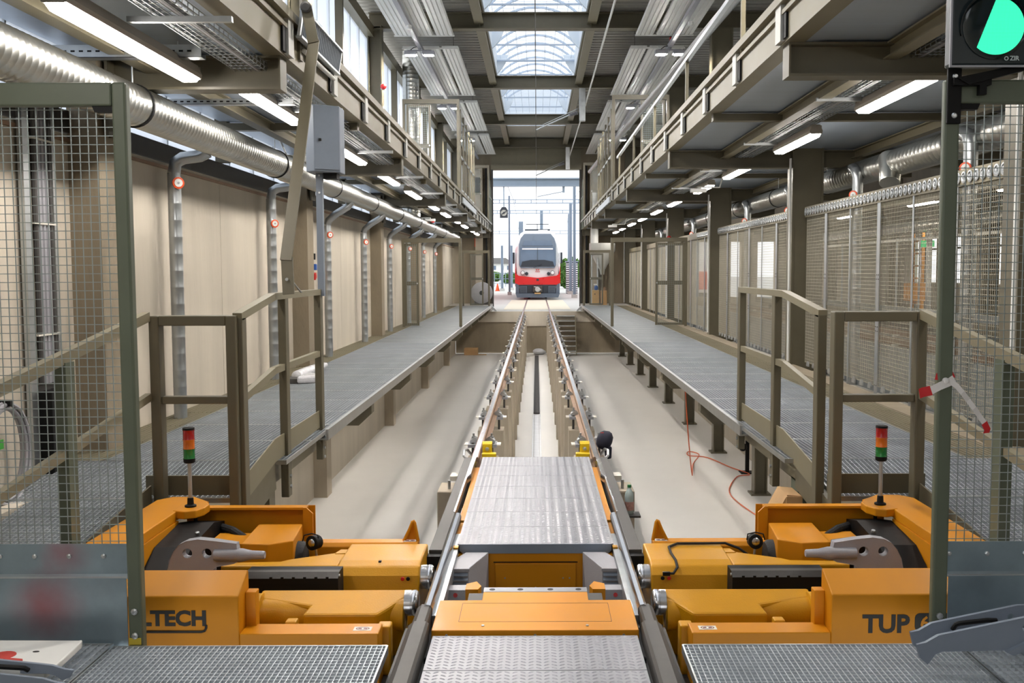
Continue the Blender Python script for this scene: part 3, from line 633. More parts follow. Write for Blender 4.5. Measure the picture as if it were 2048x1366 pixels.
for s in (-1, 1):
    lb = P(cb, 'louvre_box', B(s).prism([(.495,5.7),(.39,5.7),(.29,6.04),(.43,6.04),(.495,5.88)], 'z', -.45, -.075), M['grey'], bevel=.003, label='grey box with louvred front')
    P(lb, 'front_frame', B(s).box(.385,.5,5.69,5.7,-.09,-.074), M['grey'])
    for k in range(5): P(lb, 'louvre', B(s).prism([(5.7,-.10-k*.028),(5.684,-.113-k*.028),(5.684,-.117-k*.028),(5.7,-.108-k*.028)], 'x', .395,.49), M['greyblue'])
    rb = P(cb, 'guide_roller_block', B(s).box(.385,.48,5.36,5.45,-.19,-.092), M['grey']); P(rb, 'guide_roller', B(s).lathe((.48,5.41,-.135),(1,0,0),[(0,.038),(.01,.042),(.03,.042),(.034,.036)],24), M['steel_b'], smooth=True)
    P(rb, 'fitting', B(s).lathe((.44,5.36,-.12),(0,-1,0),[(0,.012),(.005,.012)],12), M['red']); P(rb, 'wedge', B(s).prism([(.385,5.36),(.315,5.36),(.30,5.42),(.33,5.5),(.385,5.46)], 'z', -.19,-.088), M['orange'])
ot = P(cb, 'top_cover', B().prism([(-.492,4.605),(.492,4.605),(.492,5.04),(.275,5.04),(.275,5.17),(-.275,5.17),(-.275,5.04),(-.492,5.04)], 'z', -.09, -.04), M['orange'], bevel=.004)
P(ot, 'hatch_joint', B().holed([(-.372,4.72),(.372,4.72),(.372,4.99),(-.372,4.99)], [[(-.37,4.722),(.37,4.722),(.37,4.988),(-.37,4.988)]], 'z', -.0402, -.0393), M['ink'])
for x in (-.42,0,.42): P(ot, 'screw', B().lathe((x,4.605,-.065),(0,-1,0),[(0,.007),(.005,.007)],8), M['galv'])
for x in (-.25,.25): P(ot, 'screw', B().lathe((x,4.66,-.04),(0,0,1),[(0,.007),(.005,.007)],8), M['galv'])
sp = P(cb, 'steel_strip', B().box(-.275,.275,5.172,5.245,-.06,-.04), M['plate'])
for x in (-.23,-.08,.08,.23): P(sp, 'slot_hole', B().lathe((x,5.21,-.0398),(0,0,1),[(0,.016),(.0006,.016)],12), M['black'])
P(cb, 'core_frame', B().box(-.47,.47,3.2,6.0,-.8,-.46), M['steel_d']); P(cb, 'core_body', B().box(-.36,.36,4.62,5.3,-.46,-.09), M['steel_d']); P(cb, 'core_leg', B().box(-.25,.25,4.8,5.2,ZP,-.8), M['steel_d'])
nd = T('near_tread_deck', 'grey tread plates nearest the camera between the rails', 'deck', (0, 4, -.12))
for k in range(4):
    y = 4.385-.413*k; o = P(nd, 'plate', plm, None, at=(0, y, -.06)); P(o, 'tread_pattern', tm, None, at=(0, y, -.06), kind='stuff')
P(nd, 'support', B().box(-.47,.47,2.7,4.58,-.46,-.067), M['steel_d'])
# ------------------------------------------------------------------ machine rails
for s, side in ((-1,'left'),(1,'right')):
    ob = T('outer_rail_bar', f'dark flat-topped {side} rail bar beside the tread plate deck', 'rail', (s*.585, 7.3, -.12), 'rail bars')
    P(ob, 'bar', B(s).box(.555,.635,5.83,8.78,-.13,0), M['steel_d'], bevel=.004)
    P(ob, 'rail_head', B(s).prism([(.53,8.78),(.53,8.05),(.553,7.9),(.553,6.75),(.566,6.75),(.566,8.78)], 'z', -.05, .006), M['steel_b'])
    P(ob, 'end_buffer', B(s).box(.545,.645,5.76,5.83,-.15,-.02), M['black'])
    P(ob, 'bar_leg', B(s).box(.56,.63,6.4,6.5,ZP,-.13), M['steel_d']); P(ob, 'bar_leg', B(s).box(.56,.63,8.4,8.5,ZP,-.13), M['steel_d'])
    sl = T('sliding_rail', f'bright sliding {side} rail beside the orange centre housing', 'rail', (s*.54, 5.8, -.06), 'sliding rails')
    P(sl, 'rail_head', B(s).prism([(.51,-.05),(.51,-.012),(.52,.004),(.54,.008),(.552,.0),(.554,-.05)], 'y', 4.83, 6.72), M['steel_b'], smooth=True)
    P(sl, 'web_plate', B(s).box(.475,.512,4.82,6.36,-.13,-.045), M['galv'])
    nr = T('near_rail', f'thick grey {side} rail running to the bottom edge', 'rail', (s*.555, 4, -.15), 'near rails')
    P(nr, 'head', B(s).prism([(.505,-.1),(.505,-.012),(.517,0),(.575,0),(.60,-.02),(.60,-.1)], 'y', 2.7, 4.62), M['steel_d']); P(nr, 'head_taper', B(s).prism([(.515,-.1),(.515,-.012),(.525,0),(.565,0),(.588,-.02),(.588,-.1)], 'y', 4.62, 4.86), M['steel_d'])
    P(nr, 'foot', B(s).box(.495,.64,2.7,4.8,-.2,-.1), M['steel_d'])
    for yy in (4.02, 4.36): P(nr, 'bolt', B(s).lathe((.487,yy,-.1),(0,0,1),[(0,.015),(.02,.015),(.025,.008)],6), M['black'])
# ------------------------------------------------------------------ pit rails on concrete pillars
rp = [(-.06,-.14),(.06,-.14),(.06,-.128),(.014,-.115),(.010,-.045),(.034,-.032),(.034,-.008),(.026,0),(-.026,0),(-.034,-.008),(-.034,-.032),(-.010,-.045),(-.014,-.115),(-.06,-.128)]
RAILS = {}
for s, side in ((-1,'left'),(1,'right')):
    RAILS[s] = r = T('rail', f'rusty {side} rail with shiny head over the pit', 'rail', (s*.545, 25, -.14), 'pit rails')
    P(r, 'profile', B().prism([(s*.545+x, z) for x, z in rp], 'y', 8.79, 57.4), M['rail_r']); P(r, 'running_surface', B().box(s*.545-.024, s*.545+.024, 8.79, 57.4, 0, .0015), M['steel_b'])
M['yel2'] = PM('clamp_yellow', (222,186,20), .45)
pl0 = None
for s, side in ((-1,'left'),(1,'right')):
    for k in range(16):
        y = 10.35+1.95*k
        if y > 40.7: break
        lab = f'concrete pillar under the {side} pit rail, {ORD[k]} counted from the machine'
        if pl0 is None:
            t = T('rail_pillar', lab, 'pillar', (s*.56, y, ZP), 'rail pillars')
            xc = s*.56
            P(t, 'shaft', B().box(xc-.16, xc+.16, y-.16, y+.16, ZP, -.3), M['pillar'], bevel=.008)
            P(t, 'stud', B().cyl((xc-.1,y-.06,-.3),(xc-.1,y-.06,-.13),.014,n=8), M['steel_d']); P(t, 'stud', B().cyl((xc+.1,y-.06,-.3),(xc+.1,y-.06,-.13),.014,n=8), M['steel_d'])
            sp = P(t, 'sole_plate', B().box(xc-.15, xc+.15, y-.11, y+.11, -.175,-.142), M['plate'])
            for q in (-1, 1):
                c = P(t, 'clamp', B().prism([(xc+q*.04,-.142),(xc+q*.04,-.1),(xc+q*.08,-.075),(xc+q*.13,-.11),(xc+q*.13,-.142)], 'y', y-.05, y+.05), M['galv'])
                P(c, 'nut', B().lathe((xc+q*.095,y,-.09),(0,0,1),[(0,.022),(.02,.022),(.021,.012),(.05,.012)],6), M['galv'])
                P(t, 'wing', B().box(xc+q*.13, xc+q*.19, y-.07, y+.07, -.16,-.148), M['skin'])
                P(t, 'clamp', B().lathe((xc+q*.115,y+.07,-.142),(0,0,1),[(0,.018),(.02,.018),(.021,.01),(.045,.01)],6), M['galv'])
            pl0 = t
        else: DUP(pl0, (s*.56-WL[pl0.name].x, y-WL[pl0.name].y, 0), lab, 'rail pillars')
    c = T('rail_clamp', f'yellow hinged clamp on the {side} rail at the deck end', 'clamp', (s*.43, 9.25, -.2), 'yellow rail clamps')
    P(c, 'bracket', B(s).box(.37,.5,9.12,9.2,-.16,-.03), M['yel2'], bevel=.006); P(c, 'knuckle', B(s).lathe((.5,9.25,.02),(-1,0,0),[(0,.045),(.09,.045)],20), M['yel2'], smooth=True)
    P(c, 'lug', B(s).box(.41,.5,9.2,9.3,-.16,.05), M['yel2'], bevel=.01); P(c, 'pin', B(s).lathe((.455,9.2,.0),(0,-1,0),[(0,.018),(.015,.018),(.018,.008)],12), M['galv']); P(c, 'foot', B(s).box(.35,.4,9.14,9.28,-.2,-.09), M['yel2'])
    P(RAILS[s], 'handle', B(s).tube([(.58,9.0,-.12),(.66,9.02,-.03),(.665,9.12,.0),(.65,9.3,-.02),(.58,9.35,-.12)], .013, 8), M['galv'], smooth=True, label='bent steel handle')
    q = T('concrete_block', f'concrete support block outside the {side} rail bar', 'block', (s*.71, 8.0, ZP), 'support blocks')
    P(q, 'block', B(s).box(.64,.79,7.85,8.2,ZP,-.1), M['pillar'], bevel=.01); P(q, 'anchor', B(s).cyl((.7,7.95,-.1),(.7,7.95,-.03),.012), M['galv']); P(q, 'angle', B(s).box(.64,.72,8.25,8.4,-.1,-.06), M['skin'])
# ------------------------------------------------------------------ upper galleries
M['bracket'] = PM('bracket_grey', (196,196,190), .45, .2, .05, 4)
bkm = {}
for s, side in ((-1,'left'),(1,'right')):
    dz = 0 if s < 0 else .09; xe = 3.58 if s < 0 else 6.9
    t = T('upper_gallery', f'olive steel upper gallery hanging along the {side} side of the hall', 'gallery', (s*2.6, 22, 3.3+dz), 'upper galleries')
    z0 = 3.36+dz
    P(t, 'edge_beam', B(s).box(1.955,1.975,-6,43.1,z0,z0+.27), M['olive_l']); P(t, 'lower_flange', B(s).box(1.955,2.11,-6,43.1,z0-.02,z0), M['olive_l']); P(t, 'upper_flange', B(s).box(1.9,2.1,-6,43.1,z0+.27,z0+.3), M['olive_l'])
    P(t, 'edge_rail', B(s).box(1.925,1.955,-6,43.1,z0+.19,z0+.225), M['olive_l']); P(t, 'kick_edge', B(s).box(1.9,1.91,-6,43.1,z0+.3,z0+.34), M['olive_l'])
    for y in [-6+1.75*k for k in range(29)]:
        if y > 43: break
        P(t, 'edge_bracket', B(s).box(1.918,1.953,y-.085,y+.085,z0-.01,z0+.27) if y < 0 else bkm.setdefault(s, (lambda me: (me.materials.append(M['bracket']), me)[1])(B(s).box(1.918-1.93,1.953-1.93,-.085,.085,-.01,.27).mesh('edge_bracket'))), M['bracket'], at=None if y < 0 else (s*1.93, y, z0))
        P(t, 'gap_plate', B(s).box(1.935,1.952,y-.19,y-.095,z0,z0+.19), M['black'])
    for y in YB:
        P(t, 'cross_beam', B(s).hbeam(2.0,xe,y-.1,y+.1,3.08+dz,z0-.02,'x',.014,.02), M['olive']); P(t, 'end_plate', B(s).box(1.985,2.0,y-.1,y+.1,3.08+dz,z0-.02), M['olive'])
        if y < 42: P(t, 'secondary_beam', B(s).box(2.02,xe,y+3.44,y+3.56,z0-.1,z0-.02), M['olive'])
    for k in range(14):
        y = -6+3.5*k
        P(t, 'soffit_panel', B(s).box(2.05,xe,y+.02,y+3.48,z0+.0,z0+.02), M['soffit'])
    P(t, 'deck', B(s).box(1.98,xe,-6,43.1,z0+.24,z0+.27), M['grate_far'])
    for x in ((2.95,) if s < 0 else (2.75,4.7,6.3)):
        P(t, 'joist', B(s).hbeam(x,x+.12,-6,43.1,z0-.14,z0-.02,'y',.01,.014), M['olive_l'])
    # perforated cable tray under the soffit
    xt = 2.12 if s < 0 else 2.98
    c = T('cable_tray', f'wire basket cable tray under the {side} gallery', 'cable tray', (s*(xt+.12), 20, 3.25+dz), 'cable trays')
    w = B(s)
    for i in range(7): w.box(xt+i*.04-.0025, xt+i*.04+.0025, 4.5, 42, 3.235+dz, 3.24+dz)
    for x in (xt-.01, xt+.25):
        for j in range(2): w.box(x-.003, x+.003, 4.5, 42, 3.26+j*.035+dz, 3.266+j*.035+dz)
    y = 4.5
    while y < 42: w.box(xt-.01, xt+.25, y-.0025, y+.0025, 3.238+dz, 3.243+dz); w.box(xt-.012,xt-.008,y-.003,y+.003,3.238+dz,3.3+dz); w.box(xt+.248,xt+.252,y-.003,y+.003,3.238+dz,3.3+dz); y += .1
    P(c, 'wire_basket', w, M['galv'], kind='stuff')
    P(c, 'cables', B(s).tube([(xt+.06,4.5,3.255+dz),(xt+.07,20,3.255+dz),(xt+.06,42,3.255+dz)], .022, 6), M['grey'])
    for y in (6.3, 9.8, 13.2, 16.7, 20.2, 23.7, 27.2, 30.7): P(c, 'hanger', B(s).box(xt-.25,xt+.4,y-.02,y+.02,3.2+dz,3.235+dz), M['galv'])
# slotted strut channels near the top left corner
slot = lambda b, x0, x1, y, z: [b.box(x, x+.03, y-.002, y, z-.006, z+.006) for x in [x0+.06*i for i in range(int((x1-x0)/.06))]]
for i, (x0, x1, y, z, h, lab) in enumerate(((-3.55,-2.4,7.3,3.2,.09,'slotted galvanised channel in front of the spiral duct top'),(-2.75,-1.98,6.0,3.3,.08,'slotted channel bracket above the nearest left lamp'),(-3.5,-2.2,9.2,3.18,.05,'thin slotted channel between the first two left lamps'))):
    t = T('strut_channel', lab, 'channel', ((x0+x1)/2, y, z), 'strut channels'); b = B(); b.box(x0,x1,y,y+.004,z,z+h); b.box(x0,x1,y,y+.1,z,z+.004); b.box(x0,x1,y+.096,y+.1,z,z+h*.4); P(t, 'channel', b, M['galv'])
    k = B(); slot(k, x0+.03, x1-.03, y, z+h*.5); P(t, 'slots', k, M['black'], kind='stuff')
# ------------------------------------------------------------------ linear lamps
def lamp(name, label, x, y0, y1, z, group, mat='tubelamp'):
    t = T(name, label, 'lamp', (x, (y0+y1)/2, z), group)
    P(t, 'housing', B().prism([(x-.045,z+.1),(x+.045,z+.1),(x+.075,z+.03),(x+.07,z+.0),(x-.07,z+.0),(x-.075,z+.03)], 'y', y0, y1), M['housing'])
    P(t, 'diffuser', B().add([(x+a*w,y,zz) for y,w,zz in ((y0+.02,.062,z),(y0+.06,.05,z-.035),(y1-.06,.05,z-.035),(y1-.02,.062,z)) for a in (-1,1)], [(0,1,3,2),(2,3,5,4),(4,5,7,6),(0,2,4,6),(1,7,5,3)]), M[mat])
    P(t, 'end_cap', B().box(x-.06,x+.06,y0-.01,y0,z-.005,z+.09), M['housing']); P(t, 'end_cap', B().box(x-.06,x+.06,y1,y1+.01,z-.005,z+.09), M['housing'])
    for y in (y0+.3, y1-.3): P(t, 'hanger', B().cyl((x,y,z+.1),(x,y,z+.22),.006,n=6), M['galv'])
lamp('linear_lamp', 'long bright linear lamp at the top left corner over the duct', -2.62, 5.55, 7.75, 3.13, 'left gallery lamps')
for i, y in enumerate((8.4, 12.2, 15.6, 18.9, 22.6, 25.9, 29.4, 32.9, 36.4, 39.6)):
    lamp('linear_lamp', f'linear lamp under the left gallery, {ORD[i+1]} from the top left corner', -2.42, y, y+1.9, 3.17, 'left gallery lamps')
for i, y in enumerate((1.5, -4)): lamp('linear_lamp', f'linear lamp under the left gallery behind the camera, {ORD[i]} one back', -2.5, y, y+1.9, 3.15, 'left lamps behind the camera')
for i, y in enumerate((8.15, 11.55, 15.2, 18.4, 22.4, 25.9, 29.4, 32.9, 36.4, 39.6)):
    lamp('linear_lamp', f'linear lamp under the right gallery, {ORD[i]} from the green signal', 3.22, y, y+1.8, 3.22, 'right gallery lamps')
for i, y in enumerate((4.6, -1)): lamp('linear_lamp', f'linear lamp under the right gallery beyond the signal, {ORD[i]} towards the camera', 3.22, y, y+1.8, 3.22, 'right lamps near the camera')
for i, (x, y) in enumerate(((9.6,9),(9.6,14),(9.6,19),(9.6,24),(9.6,30),(9.6,36),(13,12),(13,18),(13,25),(13,32),(9.6,4),(13,5))):
    lamp('bay_lamp', f'small lamp of the {"inner" if x < 10 else "outer"} row in the neighbouring bay behind the curtain', x, y, y+1.8, 3.3, 'neighbouring bay lamps', 'tubelamp2')
# emergency lamps hanging on conduits
for s, side, lst in ((-1,'left',((12.6,-2.75),(27.4,-2.9))),(1,'right',((17.6,2.85),(31.5,2.4)))):
    for i, (y, x) in enumerate(lst):
        t = T('emergency_lamp', f'flat white emergency lamp under the {side} gallery, {"nearer" if i == 0 else "farther"} of two', 'lamp', (x, y, 3.0), 'emergency lamps')
        P(t, 'body', B().box(x-.14,x+.14,y-.05,y+.05,3.02,3.09), M['white'], bevel=.01); P(t, 'conduit', B().tube([(x,y,3.09),(x,y+.1,3.12),(x+.4*s,y+.15,3.12),(x+.5*s,y+.15,3.47 if s > 0 else 3.36)], .014, 6), M['white'])
# ------------------------------------------------------------------ spiral ducts and suction pipes
def ridged(y0, y1, r, pitch, h=.0019):
    p = [(0, r)]; y = pitch/2
    while y < y1-y0: p += [(y-.006, r), (y, r+h), (y+.006, r)]; y += pitch
    return p + [(y1-y0, r)]
def strap(par, x, y, z, r): 
    P(par, 'strap', B().lathe((x,y-.012,z),(0,1,0),[(0,r+.002),(0,r+.01),(.024,r+.01),(.024,r+.002)],28,False), M['black']); P(par, 'hanger_rod', B().cyl((x,y,z+r),(x,y,3.42),.006,n=6), M['galv'])
du = T('spiral_duct', 'large shiny spiral duct running along the left concrete wall', 'duct', (-3.08, 18, 2.93))
P(du, 'duct_body', B().lathe((-3.08,-2,2.93),(0,1,0), ridged(-2,12.4,.158,.075), 28), M['duct'], smooth=True)
P(du, 'saddle', B().lathe((-3.08,12.4,2.93),(0,1,0),[(0,.158),(.02,.17),(.5,.17),(.52,.152)],28), M['duct'], smooth=True)
P(du, 'duct_body', B().lathe((-3.08,12.92,2.93),(0,1,0), ridged(12.92,26,.15,.085), 28), M['duct'], smooth=True)
P(du, 'duct_body', B().lathe((-3.08,26,2.93),(0,1,0), ridged(26,38.5,.14,.2), 24), M['duct'], smooth=True)
for y in (4.25, 7.75, 11.9, 15.2, 18.7, 22.2, 25.7, 29.2, 32.7): strap(du, -3.08, y, 2.93, .158 if y < 12 else .15)
P(du, 'branch', B().lathe((-3.2,25.9,3.0),(0,0,1), ridged(0,4.3,.21,.1), 24), M['duct'], smooth=True, label='vertical duct rising to the roof')
def gauge(par, c, n, r=.05):
    n = Vector(n).normalized(); c = Vector(c)
    o = P(par, 'damper_gauge', B().lathe(c, n, [(0,r*.8),(.02,r),(.035,r),(.037,r*.72)], 20), M['orangeP'], smooth=True, label='orange ringed round damper gauge')
    P(o, 'dial', B().lathe(c, n, [(.037,r*.7),(.04,r*.68)], 20), M['white']); P(o, 'pointer', B().lathe(c, n, [(.04,r*.2),(.046,r*.18)], 8), M['grey'])
gz = [2.5, 2.28, 2.26, 2.24, 2.24, 2.26, 2.24, 2.24]
for i in range(8):
    y = 9.6+3.47*i; x = -3.45
    t = T('suction_pipe', f'vertical steel suction pipe on the left wall, {ORD[i]} from the camera', 'pipe', (x, y, ZP), 'left suction pipes')
    pth = [(-3.05,y,2.80),(-3.1,y-.02,2.72),(-3.3,y-.02,2.6),(-3.42,y,2.5),(x,y,2.42)] if i > 1 else [(-3.12,y,2.8),(-3.2,y,2.76),(-3.36,y,2.74),(-3.43,y,2.70),(x,y,2.6)]
    P(t, 'elbow', B().tube(pth, .06, 14), M['pipe'], smooth=True)
    P(t, 'pipe_body', B().lathe((x,y,-1.45),(0,0,1), ridged(0,2.6+1.45 if i <= 1 else 2.42+1.45,.062,.16,.0015), 18), M['pipe'], smooth=True)
    gauge(t, (x+.045,y-.045,gz[i]), (.62,-.78,0), .056 if i == 0 else .052)
dr = T('spiral_duct', 'shiny spiral duct behind the mesh curtain on the right', 'duct', (4.52, 18, 3.0))
P(dr, 'duct_body', B().lathe((4.52,2,3.0),(0,1,0), ridged(2,42,.165,.12), 26), M['duct'], smooth=True)
P(dr, 'end_hood', B().lathe((4.45,12.6,2.98),(-.2,-.5,-.75),[(-.1,.15),(.1,.13),(.3,.125),(.31,.12)],22), M['duct'], smooth=True)
for y in (7.2, 10.8, 15.6, 18.7, 22.2, 25.7): strap(dr, 4.52, y, 3.0, .165)
for i in range(9):
    y = 6.5+3.5*i; x = 4.36
    t = T('suction_pipe', f'elbowed suction pipe behind the right mesh curtain, {ORD[i]} from the camera', 'pipe', (x, y, .1), 'right suction pipes')
    P(t, 'elbow', B().tube([(4.5,y+.3,3.02),(4.36,y+.25,3.03),(4.3,y+.12,3.03),(4.31,y+.03,2.99),(x-.03,y,2.9),(x-.03,y,2.75)], .07, 14), M['pipe'], smooth=True)
    P(t, 'pipe_body', B().lathe((x-.03,y,.1),(0,0,1), ridged(0,2.66,.068,.2,.0015), 16), M['pipe'], smooth=True); gauge(t, (x-.09,y-.04,2.66), (-.6,-.8,0), .058)
# ------------------------------------------------------------------ ceiling radiant panels and high-bay lamps
st = B(); prof = []
for i in range(4): prof += [(-.18+i*.09+.0, .02), (-.18+i*.09+.012, 0), (-.18+i*.09+.07, 0), (-.18+i*.09+.082, .02)]
prof += [(.18,.02),(.18,.05),(-.18,.05)]
st.prism(prof, 'y', -2.95, 2.95); stm = st.mesh('panel_strip'); stm.materials.append(M['panelw'])
rows = (1.4, 8.4, 15.3, 22.35, 29.35, 36.35)
for s, side, xs in ((-1,'left',(-2.75,-2.31,-1.89)),(1,'right',(2.28,2.7,3.1))):
    for i, y0 in enumerate(rows):
        w = f'three white ribbed ceiling panels on the {side}, ' + (f'{ORD[i-2]} set from the top edge' if i >= 2 else f'{("second", "first")[i]} set above the frame')
        t = T('radiant_panel', w, 'ceiling panel', (xs[1], y0+2.95, 6.55), f'{side} radiant panels')
        for x in xs: P(t, 'panel_strip', stm, None, at=(x, y0+2.95, 6.56))
        for y in (y0+.02, y0+5.88): P(t, 'end_rail', B().box(xs[0]-.2,xs[2]+.2,y-.012,y+.012,6.545,6.575), M['panelw'])
        for y in (y0+1, y0+5): P(t, 'hanger_rod', B().cyl((xs[0],y,6.6),(xs[0],y,7.26),.006,n=6), M['steel_d']); P(t, 'hanger_rod', B().cyl((xs[2],y,6.6),(xs[2],y,7.26),.006,n=6), M['steel_d'])
    xc = -2.48 if s < 0 else 2.88
    t = T('cable_channel', f'grey cable channel under the {side} radiant panels', 'cable channel', (xc, 25, 6.42), 'cable channels')
    P(t, 'channel', B().box(xc-.045,xc+.045,1,43,6.42,6.5), M['grey']); P(t, 'red_joint', B().box(xc-.055,xc-.0,21.3,21.4,6.5,6.55), M['red']); P(t, 'red_joint', B().box(xc-.055,xc-.0,28.3,28.4,6.5,6.55), M['red'])
    for i, y in enumerate((7.7, 14.7, 21.7, 28.7, 35.7)):
        t = T('twin_floodlight', f'twin square high-bay lamp on the {side}, ' + (f'{ORD[i-2]} from the top' if i >= 2 else f'{ORD[i]} above the frame'), 'lamp', (xc, y, 6.25), f'{side} high-bay lamps')
        P(t, 'bracket', B().box(xc-.25,xc+.25,y-.02,y+.02,6.36,6.38), M['grey']); P(t, 'stem', B().cyl((xc,y,6.36),(xc,y,6.44),.02), M['grey'])
        for d in (-.19, .19):
            h = P(t, 'head', B().box(xc+d-.135,xc+d+.135,y-.11,y+.11,6.27,6.35), M['grey'], bevel=.012)
            P(h, 'lens', B().box(xc+d-.085,xc+d+.085,y-.075,y+.075,6.262,6.27), M['flood'])
        P(t, 'cable', B().tube([(xc-.2,y,6.38),(xc-.12,y,6.44),(xc,y,6.46)], .008, 6), M['black'])
# smoke detectors
for x, y in ((-2.45,19.7),(2.98,19.5)):
    t = T('smoke_detector', 'round white detector beside the '+('left' if x < 0 else 'right')+' cable channel at the top edge', 'detector', (x, y, 6.3), 'detectors')
    P(t, 'base', B().lathe((x,y,6.42),(0,0,-1),[(0,.05),(.02,.055),(.06,.05),(.08,.03)],18), M['white'], smooth=True); P(t, 'rim', B().lathe((x,y,6.36),(0,0,-1),[(0,.06),(.015,.06)],18), M['white'])
# overhead contact wire and its insulated arms
cw = T('contact_wire', 'thin overhead contact wire running down the middle of the hall', 'wire', (0, 20, 5.6))
P(cw, 'wire', B().tube([(-.005,-5,5.62),(0,20,5.62),(.0,60,5.6),(0,150,5.6)], .009, 5), M['steel_d'])
for i, y in enumerate((29.0, 42.6)):
    t = T('insulator_arm', ('nearer' if i == 0 else 'farther') + ' catenary arm with ribbed insulator under the roof beam', 'insulator', (1.0, y, 6.0), 'catenary arms')
    P(t, 'arm', B().cyl((0,y,5.7),(.95,y,6.12),.02), M['galv']); P(t, 'insulator', B().lathe((.95,y,6.12),(1,0,.3),[(k*.03+j*.015, .03+.035*(j)) for k in range(9) for j in (0,1)],14), M['grey']); P(t, 'mount', B().box(1.25,1.42,y-.1,y+.1,5.95,6.87), M['galv'])
    P(t, 'stay', B().cyl((.2,y,5.85),(1.2,y,6.3),.01), M['galv'])
ONE('white_rope', B().tube([(1.45,4,6.52),(1.42,20,6.45),(1.45,29,6.5),(1.42,43,6.5)], .022, 8), M['white'], 'pale rope slanting below the roof right of the skylight', 'rope', (1.43, 22, 6.5))
ONE('white_pipe', B().cyl((2.85,7,5.25),(1.98,37,5.3),.075,n=16), PM('pale_pipe', (150,150,148), .4, .3), 'thick pale round pipe above the right gallery', 'pipe', (2.4, 22, 5.3), smooth=True)
# ------------------------------------------------------------------ mesh curtain on the right
CX_ = 3.97
wm = B()
for i in range(29): wm.box(-.002,.002,-.58+i*.0415-.002,-.58+i*.0415+.002,-1.06,1.06)
for j in range(48): wm.box(.002,.006,-.5835,.5835,-1.05+j*.045-.002,-1.05+j*.045+.002)
WM = wm.mesh('wire_mesh'); M['wire_c'] = PM('curtain_wire', (214,208,190), .45, .5, .08, 10); WM.materials.append(M['wire_c'])
tbm = B().box(-.035,.035,-.5835,.5835,-.075,.075).mesh('top_beam'); tbm.materials.append(M['olive_l'])
dsc = B().lathe((-.036,0,0),(-1,0,0),[(0,.052),(.012,.056),(.014,.04),(.004,.034),(.004,.022),(.016,.02),(.018,.008)],16).mesh('roller_disc'); dsc.materials.append(M['galv'])
hkm = B().prism([(-.05,-.03),(.05,-.03),(.05,.0),(.02,.04),(-.02,.04),(-.05,0)], 'x', -.02, .0).mesh('foot_hook'); hkm.materials.append(M['galv'])
for bay in range(7):
    y0 = YB[bay]-7 if bay else -6
    y0 = -6+7*bay
    if y0 > 40 or y0 < 0.5: continue
    t = T('mesh_curtain', f'folding wire mesh curtain on the right, {ORD[bay-1]} bay from the camera', 'mesh curtain', (CX_, y0+3.5, .25), 'mesh curtain bays')
    for k in range(6):
        y = y0 + .35 + (k+.5)*1.05
        P(t, 'wire_mesh', WM, None, at=(CX_, y, 1.36), kind='stuff').scale = (1, .9, 1)
        P(t, 'top_beam', tbm, None, at=(CX_, y, 2.5)).scale = (1, .9, 1)
        if y < 24:
            for q in range(8): P(t, 'roller_disc', dsc, None, at=(CX_, y-.46+q*.131, 2.5))
        if k:
            ye = y-.525; w = .05 if k % 2 else .02
            sp = P(t, 'strap_post', B().box(CX_-.03,CX_-.022,ye-w,ye+w,.1,2.56), M['galv'])
            if k % 2 and y < 22:
                for z in (.32,.95,1.0,1.55,1.6,2.5):
                    for d in (-.03,.03): P(sp, 'rivet', B().lathe((CX_-.03,ye+d,z),(-1,0,0),[(0,.007),(.005,.006)],6), M['steel_d'])
        if y < 24:
            for d in (-.3, .0, .3): P(t, 'foot_hook', hkm, None, at=(CX_-.01, y+d, .29))
# ------------------------------------------------------------------ portal gates across the walkways and galleries
def mesh_fill(x0, x1, y, z0, z1, s, p=.05):
    w = B(s); x = x0
    while x < x1: w.box(x-.002,x+.002,y-.002,y+.002,z0,z1); x += p
    z = z0
    while z < z1: w.box(x0,x1,y+.002,y+.005,z-.002,z+.002); z += p
    return w
def portal(s, y, zb, label, group, xo, leaf):
    t = T('portal_gate', label, 'gate', (s*2.6, y, zb), group); zt = zb+2.24
    P(t, 'post', B(s).box(1.89,1.96,y-.05,y+.05,zb,zt), M['olive']); P(t, 'post', B(s).box(xo-.06,xo,y-.05,y+.05,zb,zt), M['olive']); P(t, 'head_beam', B(s).box(1.96,xo-.06,y-.05,y+.05,zt-.11,zt), M['olive'])
    x0, x1 = leaf
    f = B(s); f.box(x0,x0+.06,y-.03,y+.03,zb+.03,zt-.13); f.box(x1-.06,x1,y-.03,y+.03,zb+.03,zt-.13); f.box(x0+.06,x1-.06,y-.03,y+.03,zb+.03,zb+.09); f.box(x0+.06,x1-.06,y-.03,y+.03,zt-.2,zt-.13); f.box(x0+.06,x1-.06,y-.03,y+.03,zb+1.05,zb+1.15)
    o = P(t, 'leaf_frame', f, M['olive']); P(o, 'leaf_mesh', mesh_fill(x0+.05,x1-.05,y-.035,zb+.05,zt-.15,s), M['wire'], kind='stuff')
    P(o, 'handle', B(s).lathe((x0+.03,y-.04,zb+1.1),(0,-1,0),[(0,.012),(.04,.012),(.045,.02),(.06,.02)],10), M['galv'])
